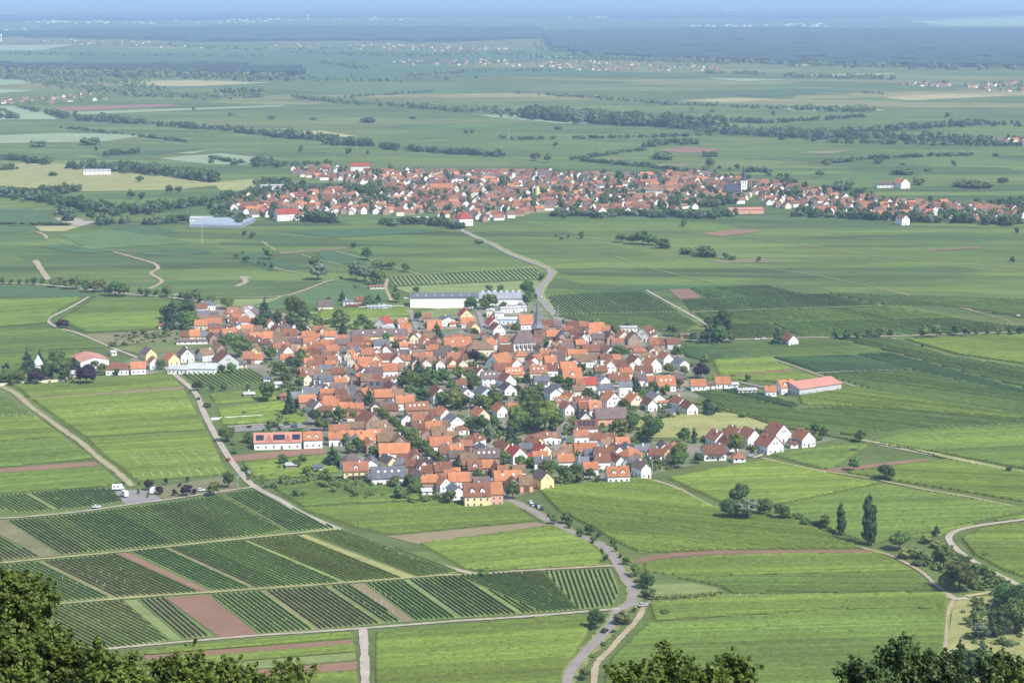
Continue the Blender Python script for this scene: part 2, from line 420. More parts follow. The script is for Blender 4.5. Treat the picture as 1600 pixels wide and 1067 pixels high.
# (kind, outline, (row direction as two photo points) or None, row group)
FIELDS = [
 # beside the left track
 ('1', [(18,602),(150,597),(262,584),(284,604),(45,622)], ((60,612),(262,597)), ''),
 ('T', [(42,619),(285,604),(288,608),(47,624)], None, ''),
 ('1', [(48,625),(288,610),(322,671),(130,683)], ((80,645),(300,630)), ''),
 ('1', [(133,686),(324,674),(354,737),(345,742),(212,752),(160,712)], ((160,706),(340,694)), ''),
 ('3', [(0,612),(52,648),(0,652)], ((0,640),(45,640)), ''),
 ('1', [(0,654),(55,650),(100,682),(0,690)], ((0,672),(80,668)), ''),
 ('2', [(0,692),(102,684),(146,716),(0,732)], ((0,712),(120,702)), ''),
 ('S', [(0,733),(148,721),(156,727),(0,740)], None, ''),
 ('2', [(0,742),(158,729),(188,754),(165,760),(0,772)], ((0,757),(160,745)), ''),
 ('3', [(0,776),(150,763),(176,766),(194,784),(128,794),(30,802),(0,790)], ((60,772),(105,797)), 'dark vine rows above the camper parking'),
 ('a', [(170,768),(228,764),(256,781),(197,788)], None, ''),
 ('t', [(228,764),(345,745),(372,755),(368,768),(258,780)], None, ''),
 # terraces of dark vines at the lower left
 ('t', [(0,812),(11,813),(93,868),(66,871),(0,828)], None, ''),
 ('3', [(0,832),(64,871),(0,877)], ((0,834),(64,872)), 'dark vine rows of the uppermost terrace'),
 ('3', [(14,814),(130,803),(250,788),(345,775),(444,828),(418,835),(190,859),(96,867)], ((14,815),(96,867)), 'dark vine rows of the uppermost terrace'),
 ('3', [(352,773),(394,766),(470,802),(523,826),(455,831)], ((352,773),(455,831)), 'dark vine rows beside the sloping farm road'),
 ('3', [(0,886),(180,866),(314,926),(215,931),(62,943)], ((100,876),(215,931)), 'vine rows of the middle terrace'),
 ('S', [(183,865),(198,863),(328,923),(317,926)], None, ''),
 ('3', [(205,862),(462,837),(630,904),(480,914),(334,923)], ((205,862),(334,923)), 'vine rows of the middle terrace'),
 ('M', [(464,837),(476,835),(652,902),(632,904)], None, ''),
 ('3', [(482,834),(535,828),(718,893),(700,897),(656,902)], ((482,834),(656,902)), 'vine rows of the narrow plot beside the farm road'),
 ('3', [(76,949),(190,938),(266,1001),(207,1010),(100,1018)], ((147,942),(265,1000)), 'vine rows of the lowest terrace'),
 ('m', [(193,938),(213,937),(286,1000),(268,1001)], None, ''),
 ('3', [(216,936),(257,934),(333,994),(288,999)], ((216,936),(288,999)), 'vine rows of the lowest terrace'),
 ('S', [(259,934),(325,929),(405,992),(347,998)], None, ''),
 ('3', [(328,929),(544,914),(630,971),(555,979),(408,991)], ((328,929),(408,991)), 'vine rows of the lowest terrace'),
 ('T', [(546,913),(568,911),(648,970),(632,972)], None, ''),
 ('3', [(571,911),(714,900),(849,957),(650,970)], ((571,911),(650,970)), 'vine rows of the lowest terrace'),
 ('3', [(716,899),(849,893),(904,953),(851,957)], ((716,899),(851,957)), 'vine rows of the lowest terrace'),
 ('3', [(851,892),(955,889),(968,925),(958,947),(906,953)], ((895,893),(915,950)), 'vine rows of the lowest terrace'),
 # strips under the lowest farm road
 ('1', [(198,1020),(550,989),(552,997),(225,1023)], ((198,1021),(550,992)), ''),
 ('S', [(225,1024),(552,999),(552,1006),(230,1033)], None, ''),
 ('1', [(220,1035),(555,1008),(555,1018),(240,1044)], ((230,1038),(555,1012)), ''),
 ('m', [(240,1045),(555,1019),(556,1031),(300,1054)], None, ''),
 ('S', [(300,1055),(558,1033),(558,1046),(340,1064)], None, ''),
 ('1', [(330,1068),(558,1049),(560,1090),(330,1090)], ((330,1075),(558,1060)), ''),
 ('1', [(584,990),(800,970),(905,960),(928,972),(905,1012),(882,1050),(880,1090),(582,1090)], ((584,1030),(880,1012)), ''),
 # between farm road and village foot
 ('1', [(470,796),(690,784),(800,786),(833,814),(602,836),(545,822)], ((470,805),(800,790)), ''),
 ('T', [(604,838),(835,816),(862,820),(652,850)], None, ''),
 ('1', [(654,851),(866,822),(920,848),(943,866),(934,884),(760,892),(722,889)], ((660,862),(900,842)), ''),
 ('2', [(425,765),(530,746),(600,752),(640,767),(690,780),(560,786),(470,792)], ((425,768),(640,752)), ''),
 ('1', [(375,722),(520,712),(530,738),(400,752)], ((385,735),(520,722)), ''),
 ('S', [(362,712),(505,699),(512,708),(368,722)], None, ''),
 ('1', [(325,618),(440,608),(450,618),(430,625),(334,632)], ((330,622),(440,612)), ''),
 ('1', [(338,640),(440,628),(478,650),(480,660),(345,664)], ((340,655),(470,640)), ''),
 ('3', [(284,584),(395,577),(425,597),(318,608)], ((300,583),(335,606)), ''),
 ('a', [(352,668),(470,660),(478,668),(352,676)], None, ''),
 # lower right
 ('1', [(838,763),(985,748),(1010,749),(1064,767),(1114,793),(1185,802),(1240,812),(1290,832),(1348,857),(1250,858),(1120,860),(1000,864),(960,846),(930,828),(870,798)], ((850,800),(1280,845)), ''),
 ('S', [(986,880),(1000,872),(1040,865),(1120,860),(1250,859),(1362,859),(1372,863),(1250,864),(1120,866),(1040,872),(1005,878)], None, ''),
 ('1', [(1004,880),(1130,868),(1374,865),(1425,892),(1060,900),(1004,893)], ((1004,890),(1400,880)), ''),
 ('2', [(1030,898),(1060,902),(1428,894),(1468,924),(1140,927),(1122,916)], ((1040,908),(1450,912)), ''),
 ('m', [(1012,914),(1080,911),(1118,918),(1126,926),(1014,934)], None, ''),
 ('1', [(1012,944),(1130,931),(1480,927),(1482,950),(1300,952),(1020,970)], ((1012,955),(1480,940)), ''),
 ('2', [(1008,976),(1300,954),(1482,952),(1478,1000),(1450,1090),(935,1090),(952,1030)], ((1000,1000),(1480,985)), ''),
 ('M', [(1490,940),(1530,932),(1600,935),(1600,1090),(1500,1090),(1480,1010)], None, ''),
 ('1', [(1500,842),(1535,825),(1610,815),(1610,910),(1570,893),(1520,868)], ((1510,850),(1600,850)), ''),
 ('1', [(1042,748),(1185,720),(1210,722),(1330,748),(1375,755),(1200,792),(1130,788)], ((1060,760),(1330,752)), ''),
 ('2', [(1132,790),(1200,794),(1378,757),(1440,768),(1600,797),(1400,842),(1360,852),(1300,831),(1240,806)], ((1200,800),(1560,790)), ''),
 ('1', [(1405,842),(1610,800),(1610,808),(1540,816),(1490,828),(1470,838)], ((1420,838),(1600,806)), ''),
 ('2', [(1200,711),(1330,694),(1362,694),(1300,733),(1282,733)], ((1210,712),(1340,704)), ''),
 ('S', [(1284,734),(1430,718),(1468,717),(1312,738)], None, ''),
 ('1', [(1318,739),(1472,718),(1600,743),(1610,788),(1450,760),(1350,744)], ((1330,742),(1600,755)), ''),
 ('M', [(990,684),(996,650),(1097,644),(1150,646),(1180,654),(1213,667),(1200,674),(1180,672),(1090,684)], None, ''),
 ('3', [(1082,612),(1125,612),(1240,640),(1330,637),(1600,656),(1600,661),(1420,671),(1340,682),(1215,664),(1130,638)], ((1090,620),(1330,645)), ''),
 ('4', [(1126,611),(1158,606),(1250,634),(1238,638)], ((1130,611),(1245,637)), ''),
 ('m', [(1130,641),(1140,640),(1220,666),(1340,688),(1480,713),(1600,737),(1600,741),(1475,716),(1335,689),(1215,667)], None, ''),
 ('2', [(1362,690),(1425,675),(1610,664),(1610,738),(1480,711)], ((1370,690),(1600,680)), ''),
 # plots at the right, dark green; the darkest hold cloud shade in their colour
 ('3', [(1062,541),(1236,533),(1298,529),(1330,538),(1390,553),(1205,560),(1130,562)], ((1070,548),(1380,540)), ''),
 ('4', [(1062,545),(1120,541),(1195,560),(1110,566),(1070,558)], ((1075,552),(1190,556)), ''),
 ('1', [(1112,563),(1203,560),(1238,577),(1122,588)], ((1115,572),(1230,568)), ''),
 ('S', [(1112,584),(1236,577),(1243,581),(1116,589)], None, ''),
 ('1', [(1100,592),(1245,582),(1310,600),(1240,603),(1200,596)], ((1110,596),(1280,590)), ''),
 ('4', [(1208,559),(1330,556),(1428,578),(1278,582)], ((1220,562),(1400,572)), ''),
 ('4', [(1336,554),(1393,553),(1600,614),(1600,622),(1430,580)], ((1340,556),(1600,600)), ''),
 ('3', [(1282,584),(1428,580),(1600,620),(1600,657),(1400,620)], ((1290,588),(1600,630)), ''),
 ('3', [(1303,528),(1398,530),(1480,556),(1600,578),(1600,610),(1400,552)], ((1310,530),(1600,590)), ''),
 ('1', [(1412,531),(1600,521),(1610,573),(1490,553)], ((1430,535),(1600,545)), ''),
 ('1', [(1242,604),(1320,603),(1600,652),(1600,655),(1330,635),(1250,633)], ((1250,610),(1500,640)), ''),
 ('3', [(858,463),(930,458),(1005,456),(1060,488),(965,490),(870,492)], ((870,470),(900,490)), ''),
 ('3', [(862,494),(1062,490),(1092,508),(1075,518),(1000,512),(905,502)], ((880,494),(960,510)), ''),
 ('S', [(1045,453),(1075,450),(1096,466),(1062,468)], None, ''),
 ('3', [(1080,451),(1200,447),(1262,462),(1108,467)], ((1090,455),(1130,466)), ''),
 ('3', [(1066,470),(1290,460),(1380,478),(1080,488)], ((1080,472),(1120,487)), ''),
 ('3', [(1294,459),(1400,462),(1600,470),(1600,500),(1494,480),(1385,477)], ((1300,462),(1420,478)), ''),
 ('2', [(1086,490),(1384,480),(1490,497),(1112,508)], ((1090,495),(1140,507)), ''),
 ('1', [(1098,510),(1200,505),(1250,527),(1150,529)], ((1110,512),(1140,527)), ''),
 ('2', [(1204,505),(1490,499),(1600,514),(1600,518),(1330,527),(1254,527)], ((1210,507),(1270,526)), ''),
 # behind the winery
 ('3', [(605,434),(840,420),(845,436),(614,447)], ((612,434),(622,447)), 'striped'),
 ('m', [(614,449),(845,438),(838,456),(640,459)], None, ''),
 ('1', [(500,483),(640,478),(640,494),(490,500)], ((500,488),(640,485)), ''),
 ('m', [(655,488),(720,480),(745,488),(660,498)], None, ''),
 ('x', [(385,480),(470,457),(520,440),(600,445),(610,470),(500,478),(400,486)], None, ''),
 ('m', [(330,470),(430,466),(400,480),(340,478)], None, ''),
 ('m', [(470,487),(640,496),(640,505),(560,520),(470,515)], None, ''),
 # beside the tree lined road
 ('2', [(0,468),(128,466),(80,492),(75,504),(0,512)], ((0,485),(100,478)), ''),
 ('3', [(0,514),(92,514),(168,543),(0,550)], ((0,530),(120,525)), ''),
 ('3', [(0,552),(125,547),(60,600),(0,604)], ((0,570),(90,566)), ''),
 ('2', [(92,500),(145,467),(250,467),(290,476),(240,515),(130,520)], ((110,495),(280,490)), ''),
 ('D', [(0,447),(60,448),(120,455),(150,464),(0,466)], None, ''),
 ('g', [(180,545),(255,532),(330,528),(330,540),(230,556)], None, ''),
 ('t', [(130,523),(240,517),(300,517),(300,528),(175,541)], None, ''),
 # plain between the villages
 ('D', [(0,327),(50,327),(108,352),(0,354)], None, ''), ('D', [(0,357),(58,354),(70,360),(0,366)], None, ''),
 ('K', [(76,342),(112,340),(150,347),(130,353),(92,352)], None, ''), ('Y', [(55,354),(130,353),(100,362),(65,362)], None, ''),
 ('D', [(60,386),(115,383),(175,394),(125,396)], None, ''), ('D', [(210,393),(320,388),(330,397),(230,401)], None, ''),
 ('D', [(175,357),(240,353),(280,363),(230,369)], None, ''), ('x', [(90,366),(215,360),(300,380),(140,390)], None, ''),
 ('D', [(360,398),(395,394),(480,420),(420,424)], None, ''), ('D', [(490,393),(555,392),(570,412),(520,414)], None, ''),
 ('t', [(435,394),(535,387),(550,389),(440,398)], None, ''), ('D', [(440,362),(620,356),(700,362),(520,372)], None, ''),
 ('S', [(1095,365),(1150,359),(1195,361),(1125,370)], None, ''), ('t', [(1100,408),(1190,404),(1225,410),(1130,412)], None, ''),
 ('S', [(1448,391),(1532,386),(1533,388),(1450,393)], None, ''), ('D', [(880,452),(1000,448),(1200,446),(1190,448),(1010,454)], None, ''),
 # meadows and grain beyond
 ('M', [(0,262),(60,252),(140,262),(280,282),(345,290),(260,298),(120,300),(0,290)], None, ''),
 ('Y', [(175,276),(250,276),(345,289),(280,297),(190,284)], None, ''),
 ('M', [(330,286),(400,280),(460,283),(400,300),(345,298)], None, ''),
 ('P', [(246,248),(345,240),(440,250),(380,258),(320,257)], None, ''), ('P', [(0,212),(100,208),(235,212),(160,222),(0,225)], None, ''),
 ('Y', [(430,207),(500,205),(556,213),(515,217)], None, ''), ('P', [(0,166),(45,167),(92,187),(0,188)], None, ''),
 ('S', [(80,168),(262,163),(285,166),(100,175)], None, ''), ('P', [(105,176),(440,165),(445,167),(120,180)], None, ''),
 ('Y', [(185,128),(300,126),(425,130),(300,136),(210,135)], None, ''), ('P', [(0,122),(70,130),(0,135)], None, ''), ('P', [(0,140),(60,142),(0,148)], None, ''),
 ('P', [(744,180),(800,181),(935,193),(880,194),(770,184)], None, ''), ('Y', [(1060,158),(1150,153),(1222,156),(1130,161)], None, ''),
 ('Y', [(1380,153),(1480,147),(1590,150),(1420,158)], None, ''), ('P', [(1222,170),(1350,165),(1385,174),(1240,175)], None, ''),
 ('Y', [(1240,117),(1410,115),(1350,120),(1260,120)], None, ''), ('P', [(1095,122),(1240,125),(1160,128)], None, ''),
 ('S', [(1025,236),(1070,230),(1138,235),(1075,240)], None, ''), ('t', [(1240,239),(1335,234),(1300,241)], None, ''),
 ('t', [(1000,259),(1085,255),(1060,262)], None, ''), ('T', [(905,252),(990,248),(940,253)], None, ''), ('K', [(1555,218),(1600,216),(1600,228),(1570,226)], None, ''),
 ('P', [(270,240),(330,235),(300,241)], None, ''), ('D', [(140,240),(320,232),(250,242),(160,246)], None, ''),
 ('D', [(1100,147),(1230,138),(1330,142),(1200,152)], None, ''), ('x', [(420,140),(640,134),(800,144),(560,150)], None, ''),
 ('P', [(1165,60),(1400,50),(1500,47),(1420,58)], None, ''), ('P', [(1240,37),(1390,36),(1300,41)], None, ''), ('P', [(1420,34),(1600,26),(1600,42),(1480,42)], None, ''),
 ('D', [(0,105),(300,102),(700,104),(900,110),(1040,118),(700,121),(450,125),(0,114)], None, ''), ('D', [(120,83),(500,80),(800,83),(850,97),(400,103),(100,99)], None, ''), ('D', [(0,34),(500,30),(1100,30),(1600,30),(1600,45),(900,44),(0,44)], None, ''),  # these dark plots paint woodland and cloud shade onto the far plain
 ('P', [(0,72),(120,70),(60,80),(0,80)], None, ''), ('P', [(320,60),(420,58),(380,64)], None, ''), ('Y', [(255,92),(700,94),(500,97),(330,95)], None, ''),
 ('P', [(820,88),(900,89),(860,92)], None, ''), ('Y', [(1180,98),(1310,99),(1260,104)], None, ''), ('x', [(0,86),(170,84),(300,92),(150,104),(0,104)], None, ''),
]
def extend(pts):
    """plots that reach the side of the view go on a little beyond it"""
    return [(x + 14 if x >= 1600 else (x - 14 if x == 0 else x), y) for x, y in pts]
VROW_IND = []
PLOTS = {(0,776): 'the small dark plot above the gravel road', (0,832): 'the corner plot beside the uppermost fallow strip', (14,814): 'the big uppermost terrace plot', (352,773): 'the wedge plot along the farm road',
         (0,886): 'the middle terrace plot before the thin red strip', (205,862): 'the middle terrace plot behind the red field', (482,834): 'the narrow plot below the farm road wedge', (76,949): 'the lowest plot behind the corner oaks',
         (216,936): 'the slim plot before the red soil field', (328,929): 'the plot right after the red soil field', (571,911): 'the plot right after the lower fallow strip', (716,899): 'the plot below the lone bush', (851,892): 'the last plot beside the road bend'}
def rows_in(pts, d, spacing):
    P = np.array([(p[0], p[1]) for p in pts]); d = np.array(d); d = d / np.linalg.norm(d); nrm = np.array([-d[1], d[0]])
    U, W_ = P @ d, P @ nrm
    out = []
    k = len(P)
    for v in np.arange(W_.min() + spacing * .5, W_.max(), spacing):
        us = []
        for i in range(k):
            j = (i + 1) % k
            if (W_[i] <= v) != (W_[j] <= v):
                us.append(U[i] + (v - W_[i]) / (W_[j] - W_[i]) * (U[j] - U[i]))
        us.sort()
        for a, b in zip(us[::2], us[1::2]):
            if b - a > 5: out.append((d * (a + 0.8) + nrm * v, d * (b - 0.8) + nrm * v))
    return out
def row_geom(p0, p1, step, w, h):
    L_ = float(np.linalg.norm(p1 - p0)); n = max(2, int(L_ / step) + 1)
    d = (p1 - p0) / L_; nr = np.array([-d[1], d[0]])
    t = np.linspace(0, 1, n)[:, None]
    c = p0 + (p1 - p0) * t
    vig = 0.88 + 0.22 * rng.random(n); vig[rng.random(n) < 0.02] = 0.4
    hh = h * vig; ww = w * (0.85 + 0.3 * rng.random((n, 2)))
    off = (rng.random(n) - .5) * 0.08
    a = c + nr * (off - ww[:, 0] * .5)[:, None]; b = c + nr * (off + ww[:, 1] * .5)[:, None]
    at = c + nr * (off - ww[:, 0] * .38)[:, None]; bt = c + nr * (off + ww[:, 1] * .38)[:, None]
    V = np.zeros((n, 4, 3))
    V[:, 0, :2] = a; V[:, 1, :2] = at; V[:, 2, :2] = bt; V[:, 3, :2] = b
    V[:, 0, 2] = V[:, 3, 2] = 0.15
    V[:, 1, 2] = hh * (0.9 + 0.2 * rng.random(n)); V[:, 2, 2] = hh * (0.9 + 0.2 * rng.random(n))
    i = np.arange(n - 1)[:, None] * 4
    Q = np.concatenate([i + [0, 4, 5, 1], i + [1, 5, 6, 2], i + [2, 6, 7, 3]])
    cap = np.array([[0, 1, 2, 3], [(n - 1) * 4 + 3, (n - 1) * 4 + 2, (n - 1) * 4 + 1, (n - 1) * 4]])
    tint = 0.84 + 0.32 * rng.random((n, 1, 1)) * np.ones((1, 4, 1))
    return V.reshape(-1, 3), np.concatenate([Q, cap]), tint.reshape(-1, 1)
M_vine = mat('vine_leaves', (0.06, 0.1, 0.03), 0.08, 1.2, 0.18, attr='tint', fine=(3.0, 0.14), trans=0.15, rough=0.8, coords='World', streak=((0.012, 0.03, 1), 0.18))
zf = 0.03
stuffV, stuffQ, stuffC, nb = [], [], [], 0
for kind, pts, rd, grp in FIELDS:
    key0 = tuple(pts[0])
    pts = extend(pts)
    zf += 0.0012
    W_ = [G(*p) for p in pts]
    far = max(p[1] for p in W_)
    z = zf + (far / 9000.0) * 0.8
    gcol, vcol = FC[kind]
    j = 0.92 + 0.16 * random.random()
    nm = FNAME.get(kind, 'vineyard_field')
    o = poly_obj(nm, [(p.x, p.y) for p in W_], z, M_bare if kind in 'SKTa' else M_field, tuple(c * j for c in gcol))
    if rd is None or vcol is None: continue
    a, b = G(*rd[0]), G(*rd[1])
    d = (b.x - a.x, b.y - a.y)
    dist = min(p[1] for p in W_)
    sp = 2.15 if dist < 1100 else 2.3
    if grp == 'striped': sp = 4.2
    lateral = abs(d[0]) > abs(d[1]) * 0.8
    if kind == '3' and not grp:
        sp = 3.3; vcol = tuple(c * 1.0 for c in vcol)
    step = 1.3 if dist < 1000 else (2.2 if dist < 1400 else 4.0)
    hv = 0.92 if grp else 1.0
    wv = 0.95 if kind in '1' else (0.62 if grp else (1.3 if kind == '3' else 0.85))
    block = 0
    vj = 0.9 + 0.2 * random.random()
    rws = rows_in(W_, d, sp)
    if grp and grp != 'striped':      # blocks of rows belong to different growers: other soil, other vigour
        k0 = 0; blocks = []
        while k0 < len(rws):
            k1 = min(len(rws) - 1, k0 + random.randint(5, 13)); blocks.append((k0, k1)); k0 = k1 + 1
            if random.random() < .62 and k1 > k0 - 1 - 99 and blocks[-1][1] > blocks[-1][0]:
                a0, b0 = rws[blocks[-1][0]]; a1, b1 = rws[blocks[-1][1]]
                poly_obj('vineyard_soil', [a0, b0, b1, a1], z + .0006, M_field, random.choice([(0.19, 0.165, 0.085), (0.155, 0.16, 0.065), (0.12, 0.165, 0.045), (0.20, 0.15, 0.09), (0.17, 0.19, 0.08)]))
        BL = {k: (random.uniform(.78, 1.3), random.uniform(-.12, .22)) for k in range(len(blocks))}
        bid = [next(i for i, (q0, q1) in enumerate(blocks) if q0 <= k <= q1) for k in range(len(rws))]
    shown = -1
    for k, (p0, p1) in enumerate(rws):
        if grp and grp != 'striped' and k > 0 and bid[k] != bid[k - 1] and random.random() < .35: continue
        shown += 1
        vj = min(1.2, max(0.78, vj + random.gauss(0, .055))) if random.random() < .93 else random.uniform(.8, 1.18)
        V, Q, T = row_geom(p0, p1, step, wv * (1.6 if grp == 'striped' else 1), hv)
        V[:, 2] += z
        if grp and grp != 'striped':
            bv, bh = BL[bid[k]]; C = np.array(vcol)[None, :] * np.array([1 + bh * 1.6, 1 + bh * .4, 1.0])[None, :] * T * (bv * random.uniform(.92, 1.08))
        else: C = np.array(vcol)[None, :] * T * (vj * random.uniform(.86, 1.14))
        if grp and grp != 'striped':
            VROW_IND.append((V, Q, C, grp, nm, PLOTS[key0], shown))
        else:
            stuffV.append(V); stuffQ.append(Q + nb); stuffC.append(C); nb += len(V)
VROW_IND.sort(key=lambda t: -len(t[0]))
for V, Q, C, *_ in VROW_IND[300:]:
    stuffV.append(V); stuffQ.append(Q + nb); stuffC.append(C); nb += len(V)
print('vine rows', len(VROW_IND), 'stuff verts', nb)
UNITS = ['', 'first', 'second', 'third', 'fourth', 'fifth', 'sixth', 'seventh', 'eighth', 'ninth', 'tenth', 'eleventh', 'twelfth', 'thirteenth', 'fourteenth', 'fifteenth', 'sixteenth', 'seventeenth', 'eighteenth', 'nineteenth']
TENS = {2: ('twentieth', 'twenty'), 3: ('thirtieth', 'thirty'), 4: ('fortieth', 'forty'), 5: ('fiftieth', 'fifty'), 6: ('sixtieth', 'sixty'), 7: ('seventieth', 'seventy'), 8: ('eightieth', 'eighty')}
def ordinal(n):
    if n < 20: return UNITS[n]
    t = TENS[n // 10]; return t[0] if n % 10 == 0 else t[1] + '-' + UNITS[n % 10]
for V, Q, C, grp, nm, plot, k in VROW_IND[:300]:
    c0 = V.mean(axis=0); c0[2] = V[:, 2].min()
    o = link('vine_row', np_mesh('vine_row', V - c0, Q, colors=C), None, M_vine); o.location = c0
    tag(o, f'{ordinal(k + 1)} vine row from the left in {plot}', 'vine row', grp)
o = link('vine_foliage', np_mesh('vine_foliage', np.concatenate(stuffV), np.concatenate(stuffQ), colors=np.concatenate(stuffC)), None, M_vine)
tag(o, 'leafy vine rows covering the light green vineyard plots', 'vines', None, 'stuff')

# ------------------------------------------------------------------ roads, tracks, paths
def smooth(pts, sub=9):
    P = [np.array((p[0], p[1])) for p in pts]
    if len(P) < 3: return P
    out = []
    for i in range(len(P) - 1):
        p0, p1, p2, p3 = P[max(i - 1, 0)], P[i], P[i + 1], P[min(i + 2, len(P) - 1)]
        for k in range(sub):
            t = k / sub
            out.append(0.5 * ((2 * p1) + (-p0 + p2) * t + (2 * p0 - 5 * p1 + 4 * p2 - p3) * t * t + (-p0 + 3 * p1 - 3 * p2 + p3) * t ** 3))
    out.append(P[-1]); return out
def ribbon(name, pts, width, z, m, color):
    pts = list(pts)      # ways that leave the frame go on
    if pts[0][0] <= 0: pts.insert(0, (pts[0][0] - 130, pts[0][1] + (pts[0][1] - pts[1][1]) * .6))
    if pts[-1][0] >= 1600: pts.append((pts[-1][0] + 130, pts[-1][1] + (pts[-1][1] - pts[-2][1]) * .6))
    P = smooth([G(*p) for p in pts])
    V, F = [], []
    for i, p in enumerate(P):
        d = P[min(i + 1, len(P) - 1)] - P[max(i - 1, 0)]; d = d / (np.linalg.norm(d) + 1e-9); nr = np.array([-d[1], d[0]])
        w = width * (0.5 + (0.03 if name == 'road' else 0.10) * random.uniform(-1, 1))
        zz = z + p[1] / 9000.0 * 0.8
        a, b = p + nr * w, p - nr * w
        V += [(a[0], a[1], zz), (b[0], b[1], zz)]
        if i: k = 2 * i; F.append((k - 2, k - 1, k + 1, k))
    o = link(name, mesh(name, V, F), None, m); o.color = (*color, 1); o['kind'] = 'structure'
    return o
M_road = mat('worn_asphalt', (0.2, 0.19, 0.18), 0, 0.08, 0.12, use_obj=True, fine=(0.6, 0.08), coords='World')
M_dirt = mat('dusty_track', (0.32, 0.28, 0.2), 0, 0.12, 0.14, use_obj=True, fine=(0.7, 0.14), coords='World')
ASPH, CONC, DUST, GRASSY = (0.225, 0.20, 0.185), (0.33, 0.285, 0.22), (0.31, 0.25, 0.165), (0.225, 0.22, 0.095)
